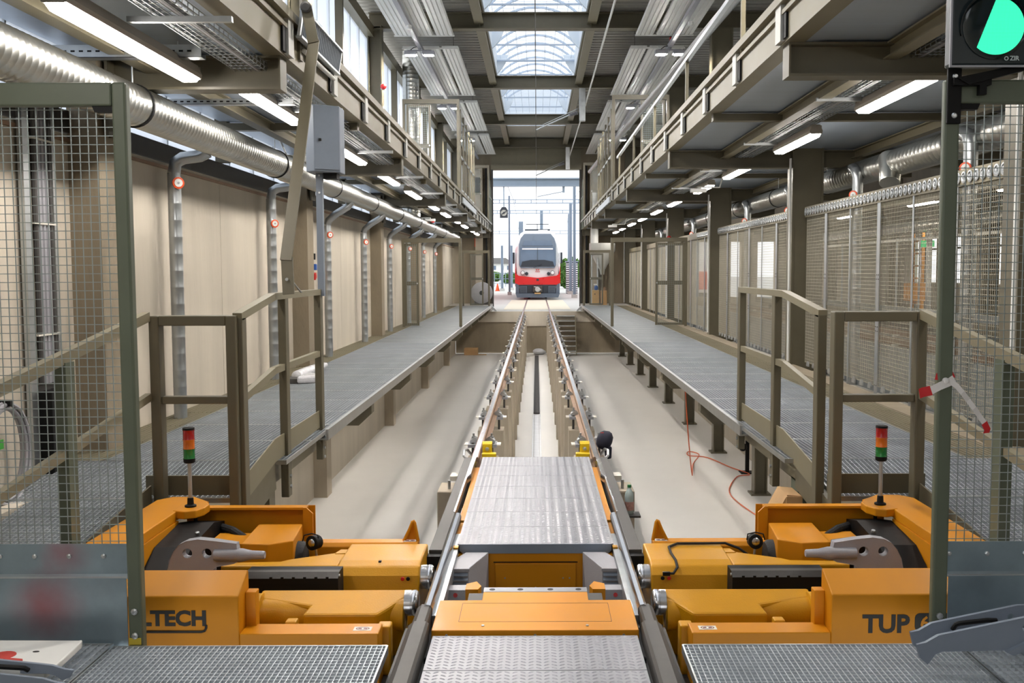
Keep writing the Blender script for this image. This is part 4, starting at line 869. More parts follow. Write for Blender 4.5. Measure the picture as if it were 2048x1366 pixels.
for s, side, xo in ((-1,'left',3.4),(1,'right',3.82)):
    portal(s, 25.3, ZW, f'olive portal gate standing on the lower {side} walkway', 'walkway gates', xo, (3.02,xo-.06) if s > 0 else (2.98,3.34))
    portal(s, 40.4, ZW, f'olive portal gate at the far end of the lower {side} walkway', 'far walkway gates', 3.0, (2.15,2.7))
    portal(s, 25.0, 3.66 + (.09 if s > 0 else 0), f'olive portal gate standing on the {side} upper gallery', 'gallery gates', 3.3, (2.6,3.2))
    portal(s, 40.4, 3.66 + (.09 if s > 0 else 0), f'olive portal gate at the far end of the {side} upper gallery', 'far gallery gates', 2.9, (2.2,2.7))
    g = T('gallery_guard', f'tall olive guard rail of upright bars on the {side} gallery edge', 'railing', (s*1.93, 28, 3.66), 'gallery guards')
    for k in range(6):
        y = 25.6+k*1.1; P(g, 'upright', B(s).box(1.9,1.95,y-.03,y+.03,3.42,5.75-.04*k), M['olive'])
    for z in (3.75, 4.6, 5.5): P(g, 'rail', B(s).bar((1.93,25.6,z),(1.93,31.1,z),.03,.04), M['galv'])
    P(g, 'lower_flap', B(s).box(1.86,1.9,25.6,31.1,3.4,3.55), M['galv'])
    g2 = T('end_guard', f'small guard rail with upright bars at the {side} gallery end by the doorway', 'railing', (s*1.93, 42, 3.66), 'end guards')
    for k in range(4): P(g2, 'upright', B(s).box(1.9,1.94,40.8+k*.7,40.84+k*.7,3.42,5.7-.3*k), M['green'])
    P(g2, 'rail', B(s).bar((1.92,40.8,4.7),(1.92,42.9,4.7),.03,.04), M['green'])
# red sounders on columns
for s, x, y, z in ((-1,-3.28,21.8,5.6),(1,3.78,21.9,5.6),(1,3.85,28.98,2.6),(-1,-2.9,27.9,3.05)):
    t = T('alarm_sounder', 'red alarm sounder ' + {(-1,21.8):'on the left upper column',(1,21.9):'on the right upper column',(1,28.98):'above the right walkway gate',(-1,27.9):'under the left gallery'}[(s,y)], 'alarm', (x, y, z), 'alarm sounders')
    P(t, 'body', B().lathe((x,y-.14,z),(-s*.6,-.8,0),[(0,.04),(.02,.06),(.06,.06),(.1,.045),(.11,.02)],14), M['red'], smooth=True); P(t, 'back_box', B().box(x-.04,x+.04,y-.14,y-.04,z-.05,z+.05), M['white'])
# ------------------------------------------------------------------ green signal on the right post
M['led'] = EM('green_led', (30,255,190), 2.2)
def led_dots(m):
    n = m.node_tree.nodes; l = m.node_tree.links; p = n['Principled BSDF']; g = n.new('ShaderNodeNewGeometry'); v = n.new('ShaderNodeVectorMath'); v.operation = 'MULTIPLY'; v.inputs[1].default_value = (175,0,175); l.new(g.outputs['Position'], v.inputs[0])
    f = n.new('ShaderNodeVectorMath'); f.operation = 'FRACTION'; l.new(v.outputs[0], f.inputs[0]); d = n.new('ShaderNodeVectorMath'); d.operation = 'DISTANCE'; d.inputs[1].default_value = (.5,0,.5); l.new(f.outputs[0], d.inputs[0])
    mr = n.new('ShaderNodeMapRange'); mr.inputs['From Min'].default_value = .25; mr.inputs['From Max'].default_value = .6; mr.inputs['To Min'].default_value = 1.25; mr.inputs['To Max'].default_value = .5
    l.new(d.outputs['Value'], mr.inputs['Value']); l.new(mr.outputs[0], p.inputs['Emission Strength']); p.inputs['Emission Color'].default_value = (.05,.8,.42,1)
led_dots(M['led'])
M['glassd'] = PM('dark_lens', (10,26,30), .12, 0, .1, 3, coat=.6); M['sigbody'] = PM('signal_housing', (16,30,34), .35, 0, .1, 4)
sg = T('traffic_signal', 'green lit square traffic signal on the right fence post', 'traffic light', (1.93, 4.33, 2.5))
P(sg, 'housing', B().box(1.755,2.105,4.26,4.33,2.51,2.85), M['sigbody'], bevel=.012); P(sg, 'trim', B().holed([(1.75,2.505),(2.11,2.505),(2.11,2.855),(1.75,2.855)], [[(1.758,2.513),(2.102,2.513),(2.102,2.847),(1.758,2.847)]], 'y', 4.252, 4.262), M['grey'])
cx, cz, r = 1.937, 2.672, .135
ls = P(sg, 'lens', B().lathe((cx,4.26,cz),(0,-1,0),[(0,r),(.006,r),(.012,r*.9),(.014,.01)],40), M['glassd'], smooth=True)
pts = []
for i in range(61):
    a = 2*math.pi*i/60; x, z = .118*math.cos(a), .118*math.sin(a)
    if (x+.055)*.94 - (z-.0)*.36 > 0: pts.append((a, (cx+x, cz+z)))  # the lens's shaded left side is built in by cutting the field
pts.sort(key=lambda q: (q[0]+math.pi) % (2*math.pi)); P(ls, 'lit_field', B().prism([q[1] for q in pts], 'y', 4.2435, 4.245), M['led'], label='lit green LED field')
hood = B(); ra = r+.008; n = 24
v = []
for i in range(n+1):
    a = math.radians(-15 + 210*i/n); v += [(cx+ra*math.cos(a),4.26,cz+ra*math.sin(a)),(cx+ra*1.04*math.cos(a),4.26-.05*max(0,math.sin(a)+.15),cz+ra*1.04*math.sin(a))]
hood.add(v, [(2*i,2*i+2,2*i+3,2*i+1) for i in range(n)]); P(sg, 'visor', hood, M['sigbody'])
M['sigtext'] = PM('signal_print', (190,200,200), .5); TXT(sg, 'lettering', 'ZIR', .026, M['sigtext'], (2.0, 4.2505, 2.532), .0006); P(sg, 'logo_ring', B().holed(circ(1.986,2.54,.009), [circ(1.986,2.54,.0055)], 'y', 4.2495, 4.2505), M['sigtext'])
br = B(); br.box(1.772,1.832,4.32,4.335,2.28,2.53); P(sg, 'mount_plate', br, M['black'], bevel=.004)
for z in (2.48, 2.315): P(sg, 'mount_bolt', B().lathe((1.802,4.32,z),(0,-1,0),[(0,.012),(.004,.012),(.008,.007)],12), M['galv'])
P(sg, 'bracket_arm', B().box(1.79,1.95,4.3,4.345,2.44,2.47), M['black']); P(sg, 'bracket_foot', B().prism([(1.80,2.47),(2.05,2.52),(2.09,2.52),(2.09,2.5),(1.85,2.44)], 'y', 4.29, 4.34), M['black']); P(sg, 'cable_gland', B().box(1.9,1.93,4.3,4.33,2.40,2.44), M['black'])
# barrier tape
M['tapew'] = PM('tape_white', (226,222,220), .5); M['taper'] = PM('tape_red', (196,30,36), .5)
tp = T('barrier_tape', 'red and white barrier tape knotted round the right fence post', 'tape', (1.8, 4.34, 1.15))
def ribbon(pts, w, mat, nm): 
    b = B(); v = []
    for (x,y,z,a) in pts: v += [(x-math.sin(a)*w/2,y,z+math.cos(a)*w/2),(x+math.sin(a)*w/2,y-.004,z-math.cos(a)*w/2)]
    b.add(v, [(2*i,2*i+2,2*i+3,2*i+1) for i in range(len(pts)-1)]); return P(tp, nm, b, mat)
ribbon([(1.84,4.338,1.18,.5),(1.81,4.325,1.165,.35),(1.77,4.32,1.15,.3),(1.735,4.325,1.13,.3)], .034, M['tapew'], 'white_strip'); ribbon([(1.735,4.325,1.13,.3),(1.70,4.33,1.122,.2),(1.685,4.33,1.115,.15)], .042, M['taper'], 'red_end')
ribbon([(1.81,4.33,1.175,-.5),(1.845,4.325,1.15,-.65),(1.87,4.32,1.12,-.8),(1.90,4.33,1.085,-.7),(1.925,4.325,1.05,-.95),(1.95,4.335,1.02,-.85),(1.975,4.335,.985,-1.0)], .024, M['tapew'], 'white_tail'); ribbon([(1.975,4.335,.985,-1.0),(1.99,4.335,.955,-1.3),(1.985,4.335,.94,-1.5)], .03, M['taper'], 'red_tip'); ribbon([(1.76,4.345,1.19,-.3),(1.80,4.34,1.185,.1),(1.84,4.345,1.2,.4)], .03, M['taper'], 'wrap')
P(tp, 'knot', B().ball((1.80,4.332,1.17), .016), M['tapew'], smooth=True)
# ------------------------------------------------------------------ grey cabinet, bent bar, louvre panel on the left
cb_ = T('control_cabinet', 'grey metal cabinet on a pole above the left railing', 'cabinet', (-1.87, 8.9, 1.47))
cab = B(); cab.prism([(-1.985,8.72),(-1.90,8.66),(-1.70,8.78),(-1.70,9.0),(-1.985,9.0)], 'z', 2.52, 3.09); P(cb_, 'body', cab, M['greyblue'], bevel=.006)
P(cb_, 'door', B().prism([(-1.895,8.652),(-1.705,8.766),(-1.70,8.775),(-1.89,8.66)], 'z', 2.54, 3.07), M['greyblue']); P(cb_, 'lock', B().box(-1.86,-1.84,8.66,8.68,2.78,2.80), M['black'])
P(cb_, 'bottom_gland', B().box(-1.86,-1.74,8.82,8.95,2.47,2.52), M['black']); P(cb_, 'pole', B().box(-1.93,-1.875,8.84,8.9,1.44,2.62), M['greyblue'])
for z in (2.35,2.5): P(cb_, 'bolt', B().lathe((-1.90,8.84,z),(0,-1,0),[(0,.009),(.006,.009)],8), M['galv'])
bb_ = T('swing_bar', 'bent olive flat bar leaning from the left railing up to the gallery', 'bar', (-1.82, 7.35, 1.5))
P(bb_, 'arm', B().bar((-1.845,7.4,1.74),(-1.735,7.98,3.47),.085,.02,(0,-1,.4)), M['olive']); P(bb_, 'arm_top', B().bar((-1.737,7.97,3.45),(-1.80,8.03,3.735),.085,.02,(0,-1,.4)), M['olive']); P(bb_, 'arm_foot', B().bar((-1.84,7.41,1.76),(-1.82,7.36,1.49),.085,.02,(0,-1,.2)), M['olive'])
P(bb_, 'pivot', B().lathe((-1.80,8.03,3.735),(0,-1,0),[(0,.045),(.03,.045),(.035,.03)],14), M['steel_d']); P(bb_, 'foot_bolt', B().lathe((-1.83,7.36,1.6),(0,-1,0),[(0,.012),(.012,.012)],8), M['galv']); P(bb_, 'stay', B().bar((-1.81,7.45,1.58),(-1.76,7.5,1.5),.02,.006), M['galv'])
lp_ = T('louvre_panel', 'ribbed louvre panel in a metal frame on the left gallery edge', 'panel', (-1.87, 8.9, 3.53))
fr = B(); A_, B_ = (-2.03,3.60), (-1.90,3.9)
for z, x in ((3.53,-1.88),(3.74,-1.845)): fr.bar((x,8.1,z),(x,9.65,z),.05,.02)
for y in (8.1,9.65): fr.bar((-1.88,y,3.53),(-1.845,y,3.74),.02,.05)
P(lp_, 'frame', fr, M['galv']); P(lp_, 'back', B().prism([(-1.895,3.53),(-1.86,3.74),(-1.865,3.74),(-1.9,3.53)], 'y', 8.1, 9.65), M['greyblue'])
for k in range(24): P(lp_, 'louvre_blade', B().bar((-1.878,8.14+k*.064,3.535),(-1.845,8.14+k*.064,3.735),.004,.03,(1,0,0)), M['grate'])
P(lp_, 'tube_lamp', B().cyl((-1.91,8.4,3.48),(-1.91,9.6,3.48),.02), M['white'], smooth=True)
rg = T('gallery_handrail', 'square olive handrail above the left gallery at the top', 'railing', (-1.95, 6, 3.66)); P(rg, 'rail', B().bar((-1.95,-2,4.05),(-1.95,8.5,4.05),.09,.09), M['olive_l']); P(rg, 'post', B().box(-2.0,-1.93,8.35,8.45,3.4,4.1), M['olive']); P(rg, 'post', B().box(-2.0,-1.93,4.9,5.0,3.4,4.1), M['olive'])
rg = T('gallery_handrail', 'thin handrail above the right gallery at the top', 'railing', (1.95, 12, 3.75)); P(rg, 'rail', B().bar((1.95,4,4.35),(1.95,24,4.35),.05,.05), M['galv'])
for y in (6, 9.5, 13, 16.5, 20, 23.5): P(rg, 'post', B().box(1.93,1.97,y-.02,y+.02,3.7,4.35), M['olive_l'])
# ------------------------------------------------------------------ props in the foreground
def claw(name, label, s, x0, y, dy, zs):
    """grey twin-plate claw bar: two hooked plates joined by a spacer frame"""
    t = T(name, label, 'tool', (x0, y, 0), 'grey claw bars')
    pr = [(0,.115),(.012,.06),(.045,.035),(.075,.075),(.105,.087),(.40,.093),(.425,.085),(.50,.005),(.62,.005),(.62,.235),(.45,.232),(.12,.163),(.085,.155),(.035,.125)]; pr = [(a, z*zs) for a, z in pr]
    for k, yy in ((0, y), (1, y+dy)):
        q = [(x0+s*a, z) for a, z in (pr if k == 0 else [(a+.022, z+.004) for a, z in pr])]
        o = P(t, 'side_plate', B().holed(q, [circ(x0+s*.445, .185*zs, .014)], 'y', yy, yy+.014), M['greyblue'], bevel=.002)
    P(t, 'spacer_tube', B().tube([(x0+s*.19,y+dy-.02,.14*zs),(x0+s*.20,y+dy-.03,.165*zs),(x0+s*.215,y+dy-.035,.172*zs),(x0+s*.33,y+dy-.035,.185*zs),(x0+s*.37,y+dy-.03,.182*zs)], .01, 8), M['black'], smooth=True)
    P(t, 'spacer_block', B().box(x0+s*.44,x0+s*.47,y+.014,y+dy,.1*zs,.16*zs), M['greyblue']); P(t, 'foot_strut', B().prism([(x0+s*.36,.09*zs),(x0+s*.39,.075*zs),(x0+s*.56,.16*zs),(x0+s*.56,.19*zs)], 'y', y-.02, y), M['greyblue'])
    return t
claw('claw_bar', 'grey hooked twin-plate claw bar lying at the bottom right', 1, 1.575, 4.0, .13, 1)
claw('claw_bar', 'blue-grey claw bar cut off by the bottom left corner', -1, -1.83, 3.77, .12, .52)
bo = T('paint_board', 'white board with red paint blots lying on the left grating', 'board', (-2.2, 4.06, .06))
P(bo, 'board', B().prism([(-1.965,4.19),(-1.955,4.2),(-1.945,4.17),(-1.93,3.9),(-2.6,3.85),(-2.6,4.2)], 'z', .045, .075), M['white'], bevel=.006); P(bo, 'batten', B().box(-2.5,-2.0,3.95,4.05,.0,.045), M['white'])
M['paintred'] = PM('red_paint_blot', (206,70,60), .5); e = lambda cx, cy, a, b, n=18: [(cx+a*math.cos(2*math.pi*i/n), cy+b*math.sin(2*math.pi*i/n)) for i in range(n)]
P(bo, 'paint_blot', B().prism(e(-2.2,4.02,.05,.045), 'z', .075, .0765), M['paintred']); P(bo, 'paint_streak', B().prism([(-2.17,3.995),(-2.1,3.98),(-2.09,3.962),(-2.18,3.955)], 'z', .075, .0764), M['paintred']); P(bo, 'dark_spot', B().prism(e(-2.085,4.06,.014,.008), 'z', .075, .0762), M['ink'])
# ------------------------------------------------------------------ behind the left mesh
cd = T('conduit_bundle', 'bundle of vertical grey conduits on the left wall behind the mesh', 'conduits', (-3.52, 7.2, .5))
P(cd, 'channel', B().box(-3.6,-3.56,7.0,7.08,-.2,3.3), M['galv']); P(cd, 'channel', B().box(-3.6,-3.56,7.42,7.46,-.2,3.3), M['galv'])
for k in range(5): P(cd, 'conduit', B().tube([(-3.56,7.14+k*.055,3.3),(-3.56,7.14+k*.055,.85)], .02, 8), M['grey'] if k in (1,2,3) else M['steel_d'])
for z in (1.2,2.0,2.6): P(cd, 'tie', B().box(-3.6,-3.535,7.08,7.42,z,z+.012), M['skin'])
jb = T('junction_box', 'black cable junction box under the conduits behind the left mesh', 'box', (-3.5, 7.2, .25))
for k in range(3): P(jb, 'module', B().box(-3.58,-3.46,7.08+k*.11,7.18+k*.11,.2,.8), M['black'], bevel=.006)
P(jb, 'mount', B().box(-3.6,-3.58,7.05,7.43,.1,.84), M['steel_d'])
cl = T('cable_coil', 'loose coil of grey cable hanging on the left wall', 'cable', (-3.5, 6.5, .5))
for k in range(5):
    a = random.uniform(.9,1.1); P(cl, 'loop', B().tube([(-3.52+.012*k, 6.5+.27*a*math.cos(q), .46+.33*a*math.sin(q)) for q in [2*math.pi*i/28 for i in range(29)]], .013, 7), M['grey'], smooth=True)
P(cl, 'yellow_tail', B().tube([(-3.45,6.2,.62),(-3.45,6.3,.5),(-3.46,6.33,.3),(-3.46,6.3,.1)], .008, 6), M['tag_y']); P(cl, 'tie', B().box(-3.54,-3.44,6.48,6.52,.78,.82), M['black'])
M['leafg'] = PM('green_tag', (60,160,50), .5); P(cl, 'tag', B().box(-3.45,-3.44,6.32,6.38,.52,.58), M['leafg'])
ls_ = T('lockout_station', 'small blue and red padlock set hanging on the left wall', 'lock', (-3.6, 16.2, 1.55)); M['blue'] = PM('blue_plastic', (40,90,170), .5)
P(ls_, 'clip', B().box(-3.62,-3.58,16.17,16.23,1.85,1.95), M['black']); P(ls_, 'blue_lock', B().box(-3.62,-3.56,16.16,16.24,1.68,1.78), M['blue'], bevel=.008); P(ls_, 'red_lock', B().prism([(16.15,1.52),(16.25,1.56),(16.22,1.64),(16.16,1.62)], 'x', -3.62,-3.57), M['red'])
M['film'] = PM('plastic_film', (222,222,226), .25, 0, .1, 20, bump=.6, bscale=25)
bd_ = T('wrapped_bundle', 'plastic wrapped bundle lying on the left walkway', 'bundle', (-3.05, 13.2, ZW)); P(bd_, 'roll', B().lathe((-3.08,12.7,ZW+.07),(0.03,1,0),[(0,.02),(.03,.065),(.5,.07),(1.2,.06),(1.6,.03)],14), M['film'], smooth=True); P(bd_, 'loose_end', B().prism([(-3.0,12.4),(-2.72,12.55),(-2.78,12.8),(-2.98,12.9)], 'z', ZW+.002, ZW+.1), M['film'], bevel=.03); P(bd_, 'dark_core', B().box(-3.2,-3.0,12.45,12.8,ZW,ZW+.06), M['steel_d'])
# ------------------------------------------------------------------ in the pit
dg = T('drain_cover', 'dark slotted drain cover strip between the rail pillars', 'drain', (0, 31.7, ZP)); 
P(dg, 'frame', B().box(-.075,-.06,23.6,39.8,ZP,ZP+.035).box(.06,.075,23.6,39.8,ZP,ZP+.035).box(-.075,.075,23.59,23.61,ZP,ZP+.035), M['steel_d']); b = B()
for k in range(320): b.box(-.06,.06,23.62+k*.0505,23.65+k*.0505,ZP,ZP+.03)
for x in (-.03,0,.03): b.box(x-.004,x+.004,23.6,39.8,ZP,ZP+.033)
P(dg, 'slats', b, M['steel_d'], kind='stuff'); P(dg, 'bed', B().box(-.06,.06,23.6,39.8,ZP,ZP+.004), M['black'])
ONE('drain_channel', B().prism([(-.09,ZP),(-.09,ZP+.006),(-.06,ZP+.006),(-.05,ZP+.002),(.05,ZP+.002),(.06,ZP+.006),(.09,ZP+.006),(.09,ZP)], 'y', 6.5, 23.58), PM('wet_channel', (240,240,240), .2, 0, .05, 5), 'pale open drain channel in the middle of the pit floor', 'drain', (0, 15, ZP))
stp = T('pit_stairs', 'steel stair with open treads at the far right end of the pit', 'stairs', (1.2, 40.7, ZP))
for k in range(8): P(stp, 'tread', B().box(.82,1.58,39.75+k*.17,39.97+k*.17,ZP+.17+k*.195,ZP+.205+k*.195), M['galv'])
for x in (.79,1.59): P(stp, 'stringer', B().bar((x,39.7,ZP+.08),(x,41.02,-.2),.03,.14,(0,-.7,.7)), M['olive_l'])
M['card'] = PM('cardboard', (196,158,112), .8, 0, .08, 6)
cbx = T('cardboard_box', 'brown cardboard box at the far left end of the pit', 'box', (-2.65, 40.5, ZP)); P(cbx, 'box', B().box(-2.95,-2.4,40.3,40.8,ZP,ZP+.28), M['card'], bevel=.01); P(cbx, 'flap', B().box(-2.4,-2.05,40.35,40.6,ZP,ZP+.015), M['card'])
cb2 = T('cardboard_box', 'torn cardboard box standing by the right ramp post', 'box', (1.9, 7.35, ZP)); P(cb2, 'box', B().prism([(1.80,-.14),(1.78,-.36),(1.82,-.62),(1.98,-.62),(1.98,-.02),(1.87,-.01)], 'y', 7.3, 7.6), M['card']); P(cb2, 'stand', B().box(1.8,2.0,7.3,7.62,ZP,-.62), M['steel_d']); P(cb2, 'flap', B().prism([(1.86,-.02),(1.98,-.02),(1.98,-.16),(1.86,-.12)], 'y', 7.285, 7.298), M['card'])
bag = ONE('plastic_bag', B().ball((.08,40.55,ZP+.13), .25, 14, 8, .5).ball((.22,40.6,ZP+.1), .16, 12, 8, .6), M['film'], 'crumpled white plastic bag on the pit floor under the end wall', 'bag', (.1, 40.55, ZP), smooth=True)
M['cableo'] = PM('orange_cable', (206,96,56), .5)
def smooth_path(p, n=6):
    p = [Vector(q) for q in p]; out = []
    for i in range(len(p)-1):
        a, b, c, d = p[max(0,i-1)], p[i], p[i+1], p[min(len(p)-1,i+2)]
        for k in range(n):
            t = k/n; out.append(.5*((2*b)+(c-a)*t+(2*a-5*b+4*c-d)*t*t+(3*b-a-3*c+d)*t**3))
    return out+[p[-1]]
oc = ONE('orange_cable', B().tube(smooth_path([(2.2,14.6,-.1),(2.25,14.6,-.8),(2.45,15.5,-1.55),(2.75,17.3,-1.735),(3.0,18.2,-1.735),(2.85,18.5,-1.735),(2.8,18.1,-1.735),(3.1,17.9,-1.735),(3.35,17.0,-1.735),(3.55,16.4,-1.735),(3.3,16.2,-1.735),(2.98,15.2,-1.735),(2.95,14.4,-1.735),(3.1,13.3,-1.735)]), .009, 7), M['cableo'], 'thin orange cable lying on the right pit floor', 'cable', (2.9, 16.5, ZP), smooth=True)
sv = T('valve_stand', 'short black stand with a valve under the right railing', 'stand', (3.55, 16.6, ZP)); P(sv, 'post', B().box(3.52,3.58,16.57,16.63,ZP,-1.2), M['black']); P(sv, 'foot', B().box(3.43,3.67,16.48,16.72,ZP,ZP+.015), M['black']); P(sv, 'valve', B().lathe((3.46,16.55,-1.3),(0,-1,0),[(0,.05),(.04,.07),(.08,.05),(.1,.02)],14), M['black'], smooth=True)
M['pet'] = PM('clear_bottle', (176,192,190), .1, 0, .1, 10, coat=.4); M['petlabel'] = PM('bottle_label', (196,150,140), .5, 0, .3, 60); M['petgreen'] = PM('bottle_green', (40,120,70), .4)
bt = T('plastic_bottle', 'clear plastic bottle with green cap beside the right rail bar', 'bottle', (.70, 7.35, -.15)); P(bt, 'body', B().lathe((.70,7.35,-.16),(0,0,1),[(0,.03),(.01,.034),(.09,.034),(.1,.031),(.13,.034),(.16,.03),(.185,.016),(.2,.012)],18), M['pet'], smooth=True); P(bt, 'label', B().lathe((.70,7.35,-.13),(0,0,1),[(0,.0345),(.065,.0345)],18,False), M['petlabel'], smooth=True); P(bt, 'cap', B().lathe((.70,7.35,.04),(0,0,1),[(0,.015),(.02,.015)],12), M['petgreen']); P(bt, 'shelf', B().box(.645,.78,7.28,7.42,-.175,-.16), M['steel_d'])
M['navy'] = PM('navy_cloth', (28,30,46), .8, 0, .15, 20)
cp = T('navy_cap', 'dark navy cap hanging outside the right rail by the yellow clamp', 'cap', (.69, 9.35, .0)); P(cp, 'crown', B().lathe((.64,9.4,.05),(.9,-.1,-.3),[(-.06,.02),(-.05,.06),(-.02,.085),(.03,.095),(.06,.085),(.085,.05),(.09,.01)],18), M['navy'], smooth=True); P(cp, 'peak', B().prism([(.64,.02),(.72,-.01),(.715,-.12),(.66,-.13)], 'y', 9.33, 9.36), M['navy'], bevel=.01); P(cp, 'red_stitch', B().box(.61,.64,9.3,9.31,.13,.135), M['red'])
# ------------------------------------------------------------------ far end of the hall
tk = T('filter_tank', 'white filter tank with funnel beside the right door jamb', 'tank', (2.4, 41.6, 1)); P(tk, 'shell', B().lathe((2.42,41.7,2.7),(0,0,1),[(0,.1),(.05,.16),(2.2,.16),(2.25,.12)],20), M['white'], smooth=True); P(tk, 'funnel', B().lathe((2.75,41.7,1.5),(0,0,1),[(0,.08),(.2,.12),(1.0,.55),(1.3,.55)],20), M['bracket'], smooth=True); P(tk, 'leg', B().box(2.5,2.56,41.4,41.46,.25,2.7), M['galv']); P(tk, 'leg', B().box(3.1,3.16,41.9,41.96,.25,2.5), M['galv']); P(tk, 'pipe', B().cyl((2.3,41.55,.25),(2.3,41.55,2.7),.03), M['galv'])
M['wood'] = PM('plywood', (208,170,112), .7, 0, .1, 6); wb = T('plywood_box', 'tall plywood box beside the right door jamb', 'box', (2.42, 41.1, ZW)); P(wb, 'box', B().box(2.3,2.58,41.0,41.35,ZW,.86), M['wood'], bevel=.006); P(wb, 'hole', B().lathe((2.4,41.0,.7),(0,-1,0),[(0,.025),(.003,.025)],10), M['ink'])
wb2 = T('plywood_box', 'darker wooden box behind the tall plywood box', 'box', (2.75, 41.2, ZW)); P(wb2, 'box', B().box(2.64,2.9,41.05,41.4,ZW,.84), M['card'], bevel=.006); P(wb2, 'top_box', B().box(2.68,2.84,41.1,41.3,.84,.98), M['rail_r'])
bl_ = T('blue_sprayer', 'small blue and white sprayer on the plywood box', 'sprayer', (2.46, 41.1, .86)); P(bl_, 'tank', B().lathe((2.46,41.15,.86),(0,0,1),[(0,.05),(.04,.08),(.14,.08),(.2,.03)],14), M['blue'], smooth=True); P(bl_, 'head', B().box(2.36,2.5,41.12,41.18,1.06,1.12), M['white'])
rl_ = T('hose_reel', 'grey half-round reel cover behind the far left mesh gate', 'reel', (-2.25, 42, ZW)); P(rl_, 'cover', B().lathe((-2.3,42,.75),(0,-1,0),[(0,.45),(.3,.45),(.32,.42)],26), M['grey'], smooth=True); P(rl_, 'stand', B().box(-2.6,-2.0,41.7,42,ZW,.45), M['steel_d']); P(rl_, 'hub', B().lathe((-2.3,41.69,.75),(0,-1,0),[(0,.1),(.05,.08)],14), M['black'])
for i, (x, z0, z1) in enumerate(((-2.62,2.7,5.0),(-2.35,2.0,5.2))):
    t = T('orange_pipe', f'orange vertical pipe on the end wall left of the doorway, {"outer" if i == 0 else "inner"} one', 'pipe', (x, 43.1, z0), 'orange pipes'); P(t, 'pipe', B().cyl((x,43.1,z0),(x,43.1,z1),.045), M['orangeP'], smooth=True); P(t, 'collar', B().cyl((x,43.1,z1-.1),(x,43.1,z1),.06), M['black'])
ab = T('wall_box', 'pale grey control box on the end wall left of the doorway', 'box', (-2.5, 43, 4.9)); P(ab, 'box', B().box(-2.85,-2.35,42.9,43.3,4.95,5.65), M['bracket'], bevel=.01); P(ab, 'door_line', B().box(-2.8,-2.4,42.895,42.9,5.35,5.36), M['grey'])
ld = T('wall_ladder', 'galvanised ladder on the end wall above the left gallery', 'ladder', (-3.0, 43, 3.7))
for x in (-3.2,-2.9): P(ld, 'rail', B().box(x-.02,x+.02,43.2,43.25,3.66,6.2), M['galv'])
for k in range(8): P(ld, 'rung', B().cyl((-3.2,43.22,3.9+k*.28),(-2.9,43.22,3.9+k*.28),.015,n=8), M['galv'])
# ------------------------------------------------------------------ neighbouring bay seen through the mesh
nb = T('neighbour_grating', 'grey grating floor behind the right mesh curtain', 'walkway', (5.6, 20, .1)); 
for k in range(18): P(nb, 'grating_panel', B().box(4.35,6.9,2.9+k*2.2,5.06+k*2.2,.1,.18), M['grate_far'])
for i, x in enumerate((7.35, 8.43)):
    t = T('neighbour_rail', f'rusty {("nearer","farther")[i]} rail of the neighbouring track behind the curtain', 'rail', (x, 20, .1), 'neighbouring rails'); P(t, 'profile', B().prism([(x+a, z+.27) for a, z in rp], 'y', 2.7, 43.3), M['rail_r'])
    for k in range(12): P(t, 'clamp', B().box(x-.14,x+.14,5+k*3,5.15+k*3,.1,.16), M['skin'])
p2 = T('neighbour_platform', 'raised grating platform beyond the neighbouring track', 'platform', (10.4, 20, .1)); P(p2, 'deck', B().box(9.5,11.4,3,43,.42,.5), M['grate_far']); P(p2, 'edge', B().box(9.45,9.5,3,43,.3,.52), M['olive_l'])
for k in range(9): P(p2, 'leg', B().hbeam(9.6,9.8,5+k*4.5,5.2+k*4.5,.1,.42,'z'), M['olive'])
for i in range(6):
    y = 5+7*i; t = T('neighbour_column', f'olive column in the neighbouring bay, {ORD[i]} from the camera', 'column', (11.8, y, .1), 'neighbouring columns'); P(t, 'shaft', B().hbeam(11.6,12,y-.15,y+.15,.1,6.87,'z',.02,.03), M['olive']); P(t, 'base', B().box(11.5,12.1,y-.25,y+.25,.1,.14), M['olive'])
    t = T('neighbour_pipe', f'pale suction pipe in the neighbouring bay, {ORD[i]} from the camera', 'pipe', (11.2, y+2.5, .1), 'neighbouring pipes'); P(t, 'pipe', B().tube([(11.2,y+2.5,.5),(11.2,y+2.5,2.7),(11.25,y+2.6,2.85),(11.4,y+2.7,2.9)], .08, 12), M['bracket'], smooth=True); P(t, 'flange', B().cyl((11.2,y+2.5,.5),(11.2,y+2.5,.54),.11), M['galv'])
nd_ = ONE('neighbour_duct', B().lathe((11.38,2,2.95),(0,1,0),ridged(2,42,.17,.4),18), M['duct'], 'spiral duct in the neighbouring bay', 'duct', (11.38, 20, 2.95), smooth=True)
ng = T('neighbour_gallery', 'olive upper gallery over the neighbouring track', 'gallery', (12, 20, 3.4)); P(ng, 'deck', B().box(9.3,15.9,-6,43.3,3.5,3.6), M['soffit']); P(ng, 'edge_beam', B().box(9.25,9.3,-6,43.3,3.3,3.65), M['olive_l'])
for y in YB: P(ng, 'cross_beam', B().hbeam(9.35,15.9,y-.1,y+.1,3.2,3.5,'x'), M['olive'])
fn = T('neighbour_fence', 'galvanised post fence in the neighbouring bay', 'fence', (10.9, 20, .5))
for k in range(20): P(fn, 'post', B().box(10.88,10.93,5+k*1.8,5.04+k*1.8,.5,2.6), M['galv'])
P(fn, 'rail', B().box(10.88,10.93,5,40,2.5,2.58), M['bracket'])
M['ladder'] = PM('ladder_orange', (224,150,40), .5)
la = T('orange_ladder', 'orange rung ladder rack seen through the right curtain', 'ladder', (13, 34, .1))
for y in (33.6,34.5): P(la, 'rail', B().box(12.95,13.05,y-.04,y+.04,.1,2.9), M['ladder'])
for k in range(6): P(la, 'rung', B().box(12.96,13.04,33.6,34.5,.5+k*.42,.56+k*.42), M['ladder'])
